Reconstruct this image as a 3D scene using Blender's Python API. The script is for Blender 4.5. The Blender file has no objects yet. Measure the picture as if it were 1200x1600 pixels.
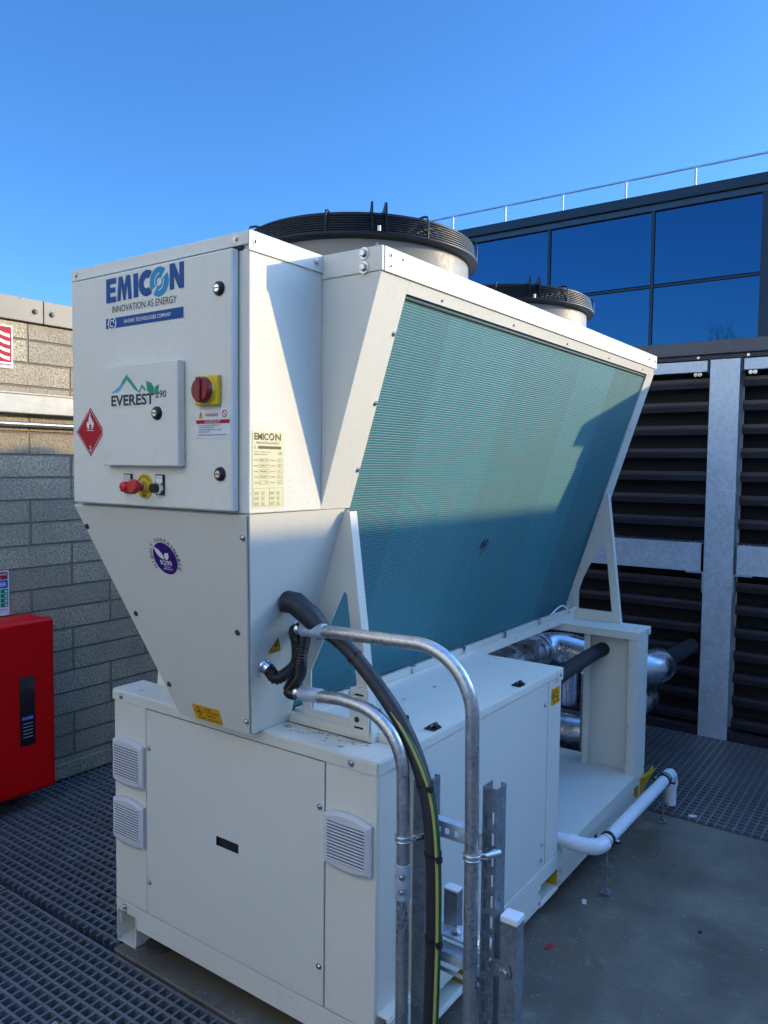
import bpy, math, random
from mathutils import Vector, Matrix
random.seed(7)
S = bpy.context.scene
COL = S.collection
V = Vector
GZ = -0.03                     # level of the slab and the grating top
# ------------------------------------------------------------------ camera
cam_d = bpy.data.cameras.new("camera"); cam = bpy.data.objects.new("camera", cam_d); COL.objects.link(cam)
S.camera = cam
yaw, pitch, roll = 0.61901748, -0.05908962, 0.01114437
cp_, sp_ = math.cos(pitch), math.sin(pitch)
F_ = V((-math.sin(yaw)*cp_, math.cos(yaw)*cp_, sp_)); R_ = V((math.cos(yaw), math.sin(yaw), 0)); U_ = R_.cross(F_)
R2 = R_*math.cos(roll)+U_*math.sin(roll); U2 = U_*math.cos(roll)-R_*math.sin(roll)
cam.matrix_world = Matrix(((R2.x, U2.x, -F_.x, 2.24172146), (R2.y, U2.y, -F_.y, -1.58545054), (R2.z, U2.z, -F_.z, 1.61186229), (0, 0, 0, 1)))
cam_d.sensor_fit = 'HORIZONTAL'; cam_d.sensor_width = 36; cam_d.lens = 36*1215.08/1200
cam_d.clip_start = 0.02; cam_d.clip_end = 1500
S.render.resolution_x = 768; S.render.resolution_y = 1024
# ------------------------------------------------------------------ light
SUN = V((0.6658, 0.7127, 0.2370)).normalized()
W = bpy.data.worlds.new("World"); S.world = W; W.use_nodes = True
nt = W.node_tree
for n in list(nt.nodes): nt.nodes.remove(n)
sky = nt.nodes.new('ShaderNodeTexSky'); sky.sky_type = 'NISHITA'; sky.sun_disc = False
sky.sun_elevation = math.radians(13.7); sky.sun_rotation = math.radians(43.0)
sky.air_density = 1.0; sky.dust_density = 0.6; sky.ozone_density = 3.0; sky.altitude = 100
hs = nt.nodes.new('ShaderNodeHueSaturation'); hs.inputs['Saturation'].default_value = 1.10
bg = nt.nodes.new('ShaderNodeBackground'); bg.inputs[1].default_value = 0.15
wo = nt.nodes.new('ShaderNodeOutputWorld')
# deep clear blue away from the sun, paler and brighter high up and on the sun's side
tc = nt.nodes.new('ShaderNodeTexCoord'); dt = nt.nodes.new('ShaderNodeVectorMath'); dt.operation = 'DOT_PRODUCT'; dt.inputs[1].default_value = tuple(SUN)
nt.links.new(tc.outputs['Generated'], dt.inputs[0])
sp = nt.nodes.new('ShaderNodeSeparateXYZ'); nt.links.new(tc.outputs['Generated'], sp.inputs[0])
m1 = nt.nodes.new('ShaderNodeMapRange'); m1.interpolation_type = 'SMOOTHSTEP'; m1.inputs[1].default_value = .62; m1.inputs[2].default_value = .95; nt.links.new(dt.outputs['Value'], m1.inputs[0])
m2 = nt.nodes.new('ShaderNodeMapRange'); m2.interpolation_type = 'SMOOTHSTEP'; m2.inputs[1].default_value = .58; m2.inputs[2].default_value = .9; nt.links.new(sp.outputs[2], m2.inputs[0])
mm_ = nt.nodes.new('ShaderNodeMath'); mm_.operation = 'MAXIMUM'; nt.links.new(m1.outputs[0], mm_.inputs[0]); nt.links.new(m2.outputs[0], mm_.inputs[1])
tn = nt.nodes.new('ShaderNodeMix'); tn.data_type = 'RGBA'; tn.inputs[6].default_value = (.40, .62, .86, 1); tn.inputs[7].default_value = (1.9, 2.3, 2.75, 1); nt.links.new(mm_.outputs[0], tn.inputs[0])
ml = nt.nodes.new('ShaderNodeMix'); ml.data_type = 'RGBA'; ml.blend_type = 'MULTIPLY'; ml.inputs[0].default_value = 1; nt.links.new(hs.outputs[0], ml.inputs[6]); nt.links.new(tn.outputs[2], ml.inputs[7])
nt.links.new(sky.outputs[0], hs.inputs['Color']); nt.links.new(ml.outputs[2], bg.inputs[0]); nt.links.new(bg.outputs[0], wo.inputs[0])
sl = bpy.data.lights.new("sun", 'SUN'); sl.energy = 2.0; sl.angle = math.radians(0.45); sl.color = (.86, 0.645, 0.31)
so = bpy.data.objects.new("sun", sl); COL.objects.link(so); so.rotation_euler = SUN.to_track_quat('Z', 'Y').to_euler(); so.location = (6, 6, 6)
S.view_settings.view_transform = 'Standard'; S.view_settings.look = 'None'
S.view_settings.exposure = 1.38; S.view_settings.gamma = 1
# ------------------------------------------------------------------ helpers
XF = [None]
class MB:
    def __init__(s): s.v = []; s.f = []; s.sm = []
    def add(s, vs, fs, smooth=False):
        b = len(s.v); s.v += [tuple(x) for x in vs]; s.f += [tuple(b+i for i in f) for f in fs]; s.sm += [smooth]*len(fs); return s
    def box(s, x0, x1, y0, y1, z0, z1):
        return s.add([(x0,y0,z0),(x1,y0,z0),(x1,y1,z0),(x0,y1,z0),(x0,y0,z1),(x1,y0,z1),(x1,y1,z1),(x0,y1,z1)],
                     [(0,3,2,1),(4,5,6,7),(0,1,5,4),(1,2,6,5),(2,3,7,6),(3,0,4,7)])
    def prism(s, pts, d):              # planar loop swept by d
        d = V(d); n = len(pts); P = [V(p) for p in pts]
        nrm = V((0,0,0))
        for i in range(n): nrm += P[i].cross(P[(i+1) % n])
        if nrm.dot(d) > 0: P = P[::-1]
        return s.add(P+[p+d for p in P], [tuple(range(n)), tuple(range(2*n-1, n-1, -1))]+[(i, n+i, n+(i+1) % n, (i+1) % n) for i in range(n)])
    def tube(s, path, r, seg=14, caps=True, rf=None):
        P = [V(p) for p in path]; n = len(P); T = []
        for i in range(n):
            a = P[max(i-1,0)]; b = P[min(i+1,n-1)]; T.append((b-a).normalized())
        up = V((0,0,1)) if abs(T[0].z) < .9 else V((1,0,0))
        N = (up-T[0]*up.dot(T[0])).normalized(); vs = []
        for i in range(n):
            N = (N-T[i]*N.dot(T[i])).normalized(); B = T[i].cross(N)
            rr = rf(i) if rf else (r[i] if isinstance(r, (list, tuple)) else r)
            for k in range(seg):
                a = 2*math.pi*k/seg; vs.append(P[i]+(N*math.cos(a)+B*math.sin(a))*rr)
        fs = [(i*seg+k, i*seg+(k+1) % seg, (i+1)*seg+(k+1) % seg, (i+1)*seg+k) for i in range(n-1) for k in range(seg)]
        s.add(vs, fs, True)
        if caps:
            s.add(vs[:seg], [tuple(range(seg-1,-1,-1))]); s.add(vs[-seg:], [tuple(range(seg))])
        return s
    def cyl(s, a, b, r, seg=20): return s.tube([a, b], r, seg)
    def revolve(s, prof, c, seg=64, smooth=True, a0=0, a1=2*math.pi):   # prof [(r,z)] about vertical axis at c
        n = len(prof); vs = []; full = abs(a1-a0-2*math.pi) < 1e-6; m = seg if full else seg+1
        for i in range(m):
            a = a0+(a1-a0)*i/seg
            for r, z in prof: vs.append((c[0]+r*math.cos(a), c[1]+r*math.sin(a), c[2]+z))
        fs = []
        for i in range(seg):
            j = (i+1) % m
            for k in range(n-1): fs.append((i*n+k, j*n+k, j*n+k+1, i*n+k+1))
        return s.add(vs, fs, smooth)
    def build(s, name, mat, parent=None, bevel=0, seg=2):
        if XF[0]: s.v = [XF[0](v) for v in s.v]
        n = max(len(s.v), 1)
        lo = [min(v[i] for v in s.v) for i in range(3)]; hi = [max(v[i] for v in s.v) for i in range(3)]
        c = V(((lo[0]+hi[0])/2, (lo[1]+hi[1])/2, lo[2]))
        me = bpy.data.meshes.new(name); me.from_pydata([tuple(V(v)-c) for v in s.v], [], s.f); me.update()
        me.polygons.foreach_set('use_smooth', s.sm)
        me.materials.append(M[mat]); o = bpy.data.objects.new(name, me); COL.objects.link(o); o.location = c; PW[o.name] = c.copy()
        if parent is not None:
            o.parent = parent; o.matrix_parent_inverse = Matrix.Translation(-PW[parent.name])
        if bevel:
            b = o.modifiers.new('bevel', 'BEVEL'); b.width = bevel; b.segments = seg; b.limit_method = 'ANGLE'; b.angle_limit = math.radians(30)
        return o
PW = {}                                # world position of every object built, for parenting in place
def tag(o, label=None, cat=None, group=None, kind=None):
    if label: o['label'] = label
    if cat: o['category'] = cat
    if group: o['group'] = group
    if kind: o['kind'] = kind
    return o
def empty(name, loc, label, cat, group=None):
    o = bpy.data.objects.new(name, None); COL.objects.link(o); o.location = loc; PW[o.name] = V(loc); o.empty_display_size = .1
    return tag(o, label, cat, group)
def arc(c, u, w, r, a0, a1, n=10):
    c, u, w = V(c), V(u), V(w)
    return [c+u*r*math.cos(a0+(a1-a0)*i/n)+w*r*math.sin(a0+(a1-a0)*i/n) for i in range(n+1)]
def smooth_path(P, n=8):
    P = [V(p) for p in P]; out = []
    Q = [P[0]*2-P[1]]+P+[P[-1]*2-P[-2]]
    for i in range(1, len(Q)-2):
        for k in range(n):
            t = k/n; a, b, c, d = Q[i-1], Q[i], Q[i+1], Q[i+2]
            out.append(.5*((2*b)+(c-a)*t+(2*a-5*b+4*c-d)*t*t+(3*b-a-3*c+d)*t**3))
    out.append(P[-1]); return out
_tc = {}
def text_geo(txt, bold=0.0):
    k = (txt, bold)
    if k in _tc: return _tc[k]
    c = bpy.data.curves.new('t', 'FONT'); c.body = txt; c.size = 1; c.offset = bold; c.resolution_u = 3
    o = bpy.data.objects.new('t', c); COL.objects.link(o)
    dg = bpy.context.evaluated_depsgraph_get(); dg.update()
    me = bpy.data.meshes.new_from_object(o.evaluated_get(dg))
    vs = [tuple(v.co) for v in me.vertices]; fs = [tuple(p.vertices) for p in me.polygons]
    bpy.data.objects.remove(o); bpy.data.curves.remove(c); bpy.data.meshes.remove(me)
    _tc[k] = (vs, fs); return _tc[k]
def text(mb, txt, o, ex, ez, h, w=None, bold=0.0, align='L', pos=None):
    """letters of cap height h from point o along ex; w stretches to a width"""
    vs, fs = text_geo(txt, bold)
    if not vs: return mb
    x0 = min(v[0] for v in vs); x1 = max(v[0] for v in vs); ch = .70
    sx = (w/(x1-x0)) if w else h/ch
    o, ex, ez = V(o), V(ex), V(ez); n = ex.cross(ez).normalized()
    off = {'L': 0, 'C': -.5*(x1-x0)*sx, 'R': -(x1-x0)*sx}[align]
    mb.add([o+ex*((v[0]-x0)*sx+off)+ez*(v[1]*h/ch) for v in vs], fs); return mb
def poly(mb, pts, o, ex, ez, t=0.0):
    o, ex, ez = V(o), V(ex), V(ez); n = ex.cross(ez).normalized()
    P = [o+ex*a+ez*b for a, b in pts]
    if t: return mb.prism([p for p in P], n*t)
    return mb.add(P, [tuple(range(len(P)))])
def ell(cx, cz, rx, rz=None, n=32, a0=0, a1=None):
    rz = rz or rx
    if a1 is None: return [(cx+rx*math.cos(2*math.pi*i/n), cz+rz*math.sin(2*math.pi*i/n)) for i in range(n)]
    return [(cx+rx*math.cos(a0+(a1-a0)*i/n), cz+rz*math.sin(a0+(a1-a0)*i/n)) for i in range(n+1)]
def ring2(mb, cx, cz, r0, r1, o, ex, ez, n=36, a0=0, a1=2*math.pi):
    o, ex, ez = V(o), V(ex), V(ez); vs = []
    for i in range(n+1):
        a = a0+(a1-a0)*i/n
        for r in (r0, r1): vs.append(o+ex*(cx+r*math.cos(a))+ez*(cz+r*math.sin(a)))
    return mb.add(vs, [(2*i, 2*i+1, 2*i+3, 2*i+2) for i in range(n)])
# ------------------------------------------------------------------ materials
M = {}
def mat(name, col, rough=.5, metal=0.0, spec=.5, coat=0.0):
    m = bpy.data.materials.new(name); m.use_nodes = True; b = m.node_tree.nodes['Principled BSDF']
    b.inputs['Base Color'].default_value = (*col, 1); b.inputs['Roughness'].default_value = rough; b.inputs['Metallic'].default_value = metal
    b.inputs['Specular IOR Level'].default_value = spec; b.inputs['Coat Weight'].default_value = coat
    M[name] = m; return m, m.node_tree, b
def N(t, typ, **kw):
    n = t.nodes.new(typ)
    for k, v in kw.items(): setattr(n, k, v)
    return n
def coords(t): return N(t, 'ShaderNodeNewGeometry').outputs['Position']
def noise(t, vec, scale, detail=4, rough=.6):
    n = N(t, 'ShaderNodeTexNoise'); n.inputs['Scale'].default_value = scale; n.inputs['Detail'].default_value = detail; n.inputs['Roughness'].default_value = rough
    t.links.new(vec, n.inputs['Vector']); return n.outputs[0]
def ramp(t, fac, stops):
    r = N(t, 'ShaderNodeValToRGB'); e = r.color_ramp.elements
    while len(e) < len(stops): e.new(.5)
    for i, (p, c) in enumerate(stops):
        e[i].position = p; e[i].color = (*c, 1) if len(c) == 3 else c
    t.links.new(fac, r.inputs[0]); return r.outputs[0]
def mrange(t, v, a, b, c, d):
    n = N(t, 'ShaderNodeMapRange'); t.links.new(v, n.inputs[0])
    for i, x in enumerate((a, b, c, d)): n.inputs[i+1].default_value = x
    return n.outputs[0]
def mixc(t, f, a, b, mode='MIX'):
    n = N(t, 'ShaderNodeMix'); n.data_type = 'RGBA'; n.blend_type = mode
    for s_, v in ((n.inputs[0], f), (n.inputs[6], a), (n.inputs[7], b)):
        if isinstance(v, (int, float)): s_.default_value = v
        elif isinstance(v, tuple): s_.default_value = (*v, 1)
        else: t.links.new(v, s_)
    return n.outputs[2]
def math_(t, op, a, b=None):
    n = N(t, 'ShaderNodeMath', operation=op)
    for s_, v in ((n.inputs[0], a), (n.inputs[1], b)):
        if v is None: continue
        if isinstance(v, (int, float)): s_.default_value = v
        else: t.links.new(v, s_)
    return n.outputs[0]
def bump(t, b, h, strength, dist, prev=None):
    n = N(t, 'ShaderNodeBump'); n.inputs['Strength'].default_value = strength; n.inputs['Distance'].default_value = dist
    t.links.new(h, n.inputs['Height'])
    if prev is not None: t.links.new(prev, n.inputs['Normal'])
    t.links.new(n.outputs[0], b.inputs['Normal']); return n.outputs[0]
def droplets(t, vec, scale, keep=.5, size=.25):
    v = N(t, 'ShaderNodeTexVoronoi'); v.inputs['Scale'].default_value = scale; t.links.new(vec, v.inputs['Vector'])
    sx = N(t, 'ShaderNodeSeparateColor'); t.links.new(v.outputs['Color'], sx.inputs[0])
    k = math_(t, 'GREATER_THAN', sx.outputs[0], keep)
    rad = mrange(t, sx.outputs[1], 0, 1, size*.4, size)
    d = math_(t, 'SUBTRACT', rad, v.outputs['Distance']); d = math_(t, 'MAXIMUM', d, 0.0)
    return math_(t, 'MULTIPLY', d, k)
def paint(name, col, rough=.42, drops=True, dirt=.10, keep=.55):
    m, t, b = mat(name, col, rough, 0, .16 if name == 'panel_paint' else .3); P = coords(t)
    n1 = noise(t, P, 2.3, 5); n2 = noise(t, P, 60, 3)
    c = mixc(t, mrange(t, n1, .35, .75, 0, dirt), col, tuple(x*.72 for x in col))
    st = noise(t, P, 19, 6, .75); c = mixc(t, mrange(t, st, .62, .8, 0, dirt*1.6), c, (col[0]*.62, col[1]*.57, col[2]*.48))
    mp = N(t, 'ShaderNodeMapping'); mp.inputs['Scale'].default_value = (1, 1, .06); t.links.new(P, mp.inputs[0])
    c = mixc(t, mrange(t, noise(t, mp.outputs[0], 38, 5, .7), .50, .78, 0, dirt*1.1), c, (col[0]*.66, col[1]*.64, col[2]*.58))
    nb = bump(t, b, noise(t, P, 420, 2), .12, .001)
    nb = bump(t, b, noise(t, P, 4, 2), .22, .014, nb)
    if drops:
        cl_ = mrange(t, noise(t, P, 2.6, 2), .38, .62, 0, 1)
        d = math_(t, 'MAXIMUM', math_(t, 'MULTIPLY', droplets(t, P, 120, keep-.1, .30), cl_), droplets(t, P, 70, .90, .26)); nb = bump(t, b, d, .9, .004, nb)
        wet = math_(t, 'GREATER_THAN', d, .02)
        r = N(t, 'ShaderNodeMix'); t.links.new(wet, r.inputs[0]); r.inputs[2].default_value = rough; r.inputs[3].default_value = .06
        t.links.new(r.outputs[0], b.inputs['Roughness']); c = mixc(t, math_(t, 'MULTIPLY', wet, .16), c, tuple(x*.5 for x in col))
    else:
        t.links.new(mrange(t, n2, .3, .7, rough*.85, rough*1.2), b.inputs['Roughness'])
    t.links.new(c, b.inputs['Base Color']); return m
paint('panel_paint', (.72, .70, .61), .56)
paint('panel_paint_dry', (.70, .685, .61), .45, False)
paint('lid_paint', (.70, .69, .61), .40, True, .25, .35)
paint('drum_paint', (.22, .205, .18), .45, False)
m, t, b = mat('vent_plastic', (.60, .60, .62), .45)
m, t, b = mat('dark_gap', (.012, .012, .014), .8)
m, t, b = mat('black_plastic', (.012, .012, .014), .35)
m, t, b = mat('black_steel', (.007, .007, .008), .4, 0, .35)
m, t, b = mat('hub_steel', (.07, .07, .08), .35, .6)
m, t, b = mat('cable_black', (.022, .023, .028), .5); P = coords(t); bump(t, b, noise(t, P, 160, 3), .3, .002); t.links.new(mrange(t, noise(t, P, 20, 5), .3, .7, .35, .65), b.inputs['Roughness'])
m, t, b = mat('insulation', (.02, .021, .025), .75); P = coords(t); bump(t, b, noise(t, P, 70, 4), .5, .004)
m, t, b = mat('cable_green', (.02, .10, .03), .45)
m, t, b = mat('cable_yellow', (.38, .38, .11), .45)
def galv(name, c1, c2, rough, scale=70, metal=.75):
    m, t, b = mat(name, c1, rough, metal); P = coords(t)
    v = N(t, 'ShaderNodeTexVoronoi'); v.inputs['Scale'].default_value = scale; t.links.new(P, v.inputs['Vector'])
    s_ = N(t, 'ShaderNodeSeparateColor'); t.links.new(v.outputs['Color'], s_.inputs[0])
    nz = noise(t, P, 9, 6, .7)
    f = math_(t, 'ADD', math_(t, 'MULTIPLY', s_.outputs[0], .35), math_(t, 'MULTIPLY', nz, .8))
    t.links.new(mixc(t, mrange(t, f, .3, .9, 0, 1), c1, c2), b.inputs['Base Color'])
    t.links.new(mrange(t, f, .3, .9, rough*.8, rough*1.5), b.inputs['Roughness'])
    bump(t, b, noise(t, P, 26, 5, .8), .25, .002)
galv('galvanised', (.46, .54, .62), (.66, .77, .88), .42, 60, .55)
galv('conduit_zinc', (.42, .43, .43), (.68, .68, .66), .30, 120, .85)
galv('strut_zinc', (.20, .23, .26), (.38, .41, .44), .40, 90, .7)
m, t, b = mat('trunk_grey', (.50, .49, .44), .5, .1, .3); P = coords(t); t.links.new(mixc(t, mrange(t, noise(t, P, 12, 6, .75), .4, .7, 0, .6), (.54, .53, .48), (.36, .35, .31)), b.inputs['Base Color'])
m, t, b = mat('bright_zinc', (.75, .75, .73), .22, 1.0)
m, t, b = mat('bolt_steel', (.55, .55, .54), .3, 1.0)
m, t, b = mat('duct_foil', (.66, .67, .70), .22, 1.0); P = coords(t); nb = bump(t, b, noise(t, P, 7, 2), .10, .015); bump(t, b, noise(t, P, 90, 3), .12, .002, nb); t.links.new(mrange(t, noise(t, P, 14, 4), .3, .7, .16, .42), b.inputs['Roughness'])
m, t, b = mat('white_cap', (.78, .80, .82), .4)
m, t, b = mat('pvc_white', (.72, .75, .78), .3); P = coords(t); t.links.new(mixc(t, mrange(t, noise(t, P, 9, 6, .8), .5, .75, 0, .5), (.72, .75, .78), (.5, .5, .47)), b.inputs['Base Color'])
m, t, b = mat('yellow_paint', (.62, .40, .01), .45); P = coords(t); t.links.new(mixc(t, mrange(t, noise(t, P, 30, 5, .8), .55, .7, 0, .6), (.62, .40, .01), (.2, .13, .03)), b.inputs['Base Color'])
m, t, b = mat('yellow_plastic', (.70, .46, .01), .35)
m, t, b = mat('switch_red', (.22, .012, .02), .3)
m, t, b = mat('button_red', (.55, .035, .025), .35)
m, t, b = mat('lamp_red', (.75, .02, .02), .2)
m, t, b = mat('cabinet_red', (.78, .002, .004), .4, 0, .2); P = coords(t); bump(t, b, noise(t, P, 6, 2), .1, .02)
m, t, b = mat('white_label', (.72, .73, .74), .4, 0, .12)
m, t, b = mat('plate_label', (.70, .67, .42), .35, 0, .12)
m, t, b = mat('logo_navy', (.012, .075, .25), .4, 0, .12)
m, t, b = mat('logo_teal', (.02, .26, .45), .4, 0, .12)
m, t, b = mat('ink_grey', (.06, .06, .07), .5, 0, .12)
m, t, b = mat('ink_black', (.015, .012, .02), .5, 0, .12)
m, t, b = mat('ink_plate', (.13, .12, .09), .5, 0, .12)
m, t, b = mat('ink_white', (.75, .76, .78), .5, 0, .12)
m, t, b = mat('ink_red', (.42, .02, .03), .5, 0, .12)
m, t, b = mat('ink_purple', (.045, .010, .16), .45, 0, .12)
m, t, b = mat('ink_orange', (.75, .36, .02), .45, 0, .12)
m, t, b = mat('leaf_green', (.03, .27, .16), .45, 0, .12)
m, t, b = mat('sky_blue_ink', (.13, .38, .55), .45, 0, .12)
m, t, b = mat('sea_green_ink', (.05, .34, .27), .45, 0, .12)
m, t, b = mat('sign_green', (.01, .28, .12), .45, 0, .12)
m, t, b = mat('sign_blue', (.01, .08, .42), .45, 0, .12)
m, t, b = mat('window_dark', (.02, .012, .015), .12, 0, .6)
m, t, b = mat('extinguisher_blue', (.02, .03, .25), .4)
# finned coil: epoxy coated microchannel, fine rows and a few vertical joints
m, t, b = mat('coil_fins', (.10, .30, .30), .5, 0, .6); P = coords(t)
sx = N(t, 'ShaderNodeSeparateXYZ'); t.links.new(P, sx.inputs[0])
row = math_(t, 'MULTIPLY', sx.outputs[2], 1/.0070)
fr = math_(t, 'FRACT', row); fl = math_(t, 'FLOOR', row)
tri = math_(t, 'ABSOLUTE', math_(t, 'SUBTRACT', fr, .5))
yy = math_(t, 'ADD', math_(t, 'MULTIPLY', sx.outputs[1], 1/.021), math_(t, 'MULTIPLY', fl, .5))
cell = math_(t, 'ABSOLUTE', math_(t, 'SUBTRACT', math_(t, 'FRACT', yy), .5))
dash = mrange(t, cell, .38, .46, 0, 1)
line = mrange(t, tri, .28, .44, 0, 1)
k = math_(t, 'MAXIMUM', line, math_(t, 'MULTIPLY', dash, .35))
# vertical bands: coil sections of slightly different tone
s1 = ramp(t, mrange(t, sx.outputs[1], .1, 2.2, 0, 1), [(0, (.92,)*3), (.13, (1.06,)*3), (.36, (.97,)*3), (.62, (1.1,)*3), (.80, (.86,)*3), (.93, (.93,)*3)])
for nd in t.nodes:
    if nd.type == 'VALTORGB': nd.color_ramp.interpolation = 'CONSTANT'
map_ = N(t, 'ShaderNodeMapping'); t.links.new(P, map_.inputs[0]); map_.inputs['Scale'].default_value = (1, 6, .7)
st = noise(t, map_.outputs[0], 3, 5, .65)
c = mixc(t, k, (.026, .225, .262), (.003, .062, .095))
c = mixc(t, mrange(t, st, .4, .75, 0, .5), c, (.045, .205, .235)); c = mixc(t, mrange(t, noise(t, P, 55, 4, .8), .5, .75, 0, .35), c, (.08, .235, .255))
c = mixc(t, 1.0, c, s1, 'MULTIPLY')
t.links.new(c, b.inputs['Base Color']); bump(t, b, k, .5, -.003)
# blockwork
m, t, b = mat('blockwork', (.3, .28, .24), .9); P = coords(t)
sx = N(t, 'ShaderNodeSeparateXYZ'); t.links.new(P, sx.inputs[0])
wob = noise(t, P, 6, 3); 
zz = math_(t, 'ADD', math_(t, 'SUBTRACT', sx.outputs[2], .7500), math_(t, 'MULTIPLY', math_(t, 'SUBTRACT', wob, .5), .006))
zr = math_(t, 'DIVIDE', zz, .112)
fz = math_(t, 'FRACT', zr); dz = math_(t, 'MULTIPLY', math_(t, 'SUBTRACT', .5, math_(t, 'ABSOLUTE', math_(t, 'SUBTRACT', fz, .5))), .112)
rowi = math_(t, 'FLOOR', math_(t, 'DIVIDE', zr, 2.0)); odd = math_(t, 'FLOORED_MODULO', rowi, 2.0)
yr = math_(t, 'DIVIDE', math_(t, 'ADD', math_(t, 'SUBTRACT', sx.outputs[1], .975), math_(t, 'MULTIPLY', odd, .225)), .45)
fy = math_(t, 'FRACT', yr); dy = math_(t, 'MULTIPLY', math_(t, 'SUBTRACT', .5, math_(t, 'ABSOLUTE', math_(t, 'SUBTRACT', fy, .5))), .45)
joint = math_(t, 'MINIMUM', dz, dy); jm = mrange(t, joint, .003, .0065, 1, 0)
cid = N(t, 'ShaderNodeCombineXYZ'); t.links.new(math_(t, 'FLOOR', yr), cid.inputs[0]); t.links.new(math_(t, 'FLOOR', zr), cid.inputs[1])
wn = N(t, 'ShaderNodeTexWhiteNoise'); wn.noise_dimensions = '3D'; t.links.new(cid.outputs[0], wn.inputs[0])
g1 = noise(t, P, 95, 5, .75); g2 = noise(t, P, 34, 4, .7); g3 = noise(t, P, 3, 6, .7)
c = ramp(t, g1, [(.31, (.045, .036, .026)), (.42, (.31, .255, .175)), (.55, (.64, .53, .36)), (.72, (.84, .72, .52))])
c = mixc(t, mrange(t, wn.outputs[0], 0, 1, 0, .5), c, (.21, .17, .12))
c = mixc(t, mrange(t, g3, .4, .7, 0, .55), c, (.25, .21, .155))
c = mixc(t, jm, c, (.25, .21, .15)); t.links.new(c, b.inputs['Base Color'])
h = math_(t, 'SUBTRACT', math_(t, 'ADD', math_(t, 'MULTIPLY', g1, .5), math_(t, 'MULTIPLY', g2, .4)), math_(t, 'MULTIPLY', jm, 2.2))
bump(t, b, h, 1.0, .009)
# concrete slab
m, t, b = mat('concrete', (.17, .165, .15), .6); P = coords(t)
g1 = noise(t, P, 2.2, 8, .62); g2 = noise(t, P, 90, 4, .7); g3 = noise(t, P, 11, 6, .75); g4 = noise(t, P, .9, 3)
c = ramp(t, g1, [(.28, (.066, .058, .046)), (.5, (.138, .118, .086)), (.72, (.24, .212, .16))])
c = mixc(t, mrange(t, g3, .55, .75, 0, .5), c, (.27, .27, .25)); c = mixc(t, mrange(t, g3, .25, .42, .45, 0), c, (.05, .047, .042))
c = mixc(t, mrange(t, g2, .35, .65, .0, .3), c, (.09, .085, .075)); c = mixc(t, mrange(t, noise(t, P, 1.7, 5, .7), .50, .68, 0, .5), c, (.15, .105, .06)); c = mixc(t, mrange(t, noise(t, P, 6.5, 9, .8), .60, .66, 0, .35), c, (.30, .30, .29)); c = mixc(t, mrange(t, noise(t, P, 33, 4, .8), .69, .73, 0, .6), c, (.03, .028, .025)); t.links.new(c, b.inputs['Base Color'])
t.links.new(mrange(t, math_(t, 'ADD', math_(t, 'MULTIPLY', g4, .6), math_(t, 'MULTIPLY', g1, .5)), .4, .75, .22, .85), b.inputs['Roughness'])
bump(t, b, math_(t, 'ADD', math_(t, 'MULTIPLY', g2, .3), g3), .35, .006)
m, t, b = mat('grating_grp', (.11, .125, .145), .36, 0, .8); P = coords(t)
t.links.new(mixc(t, mrange(t, noise(t, P, 3, 5, .7), .35, .7, 0, .7), (.155, .172, .19), (.085, .098, .115)), b.inputs['Base Color']); bump(t, b, noise(t, P, 500, 2), .5, .001)
m, t, b = mat('render_cream', (.66, .68, .68), .85); P = coords(t); bump(t, b, noise(t, P, 60, 4), .4, .006)
m, t, b = mat('void_floor', (.02, .022, .026), .9)
m, t, b = mat('outer_ground', (.06, .06, .055), .9); P = coords(t); t.links.new(ramp(t, noise(t, P, .2, 6), [(.3, (.04, .04, .035)), (.7, (.1, .1, .085))]), b.inputs['Base Color'])
m, t, b = mat('louvre_metal', (.04, .037, .040), .4, .2); P = coords(t); mp = N(t, 'ShaderNodeMapping'); mp.inputs['Scale'].default_value = (1, 1, 30); t.links.new(P, mp.inputs[0])
t.links.new(mixc(t, mrange(t, noise(t, mp.outputs[0], 3, 4), .3, .7, 0, 1), (.044, .043, .050), (.026, .026, .032)), b.inputs['Base Color'])
def cladding(name, col, keep, rough=.33, met=.3):
    m, t, b = mat(name, col, rough, met); P = coords(t)
    d = droplets(t, P, 48, keep, .33); wet = math_(t, 'GREATER_THAN', d, .03)
    c = mixc(t, mrange(t, noise(t, P, 4, 5), .3, .7, 0, .4), col, tuple(x*.6 for x in col))
    t.links.new(mixc(t, math_(t, 'MULTIPLY', wet, .8), c, tuple(x*.18 for x in col)), b.inputs['Base Color']); bump(t, b, d, .8, .006)
cladding('coping_metal', (.07, .085, .11), .3)
cladding('coping_stone', (.27, .235, .19), .45, .5, 0)
m, t, b = mat('cladding_dark', (.03, .038, .05), .4, .3)
m, t, b = mat('facade_glass', (.034, .10, .175), .02, 1.0); P = coords(t); bump(t, b, noise(t, P, .35, 2), .04, .05)
m, t, b = mat('bark', (.06, .05, .04), .9)
m, t, b = mat('litter_red', (.5, .01, .02), .5)
m, t, b = mat('litter_white', (.7, .7, .68), .6)
m, t, b = mat('litter_tan', (.34, .30, .24), .8)
m, t, b = mat('rust', (.19, .10, .045), .9)
m, t, b = mat('mark_black', (.008, .01, .02), .9)

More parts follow.
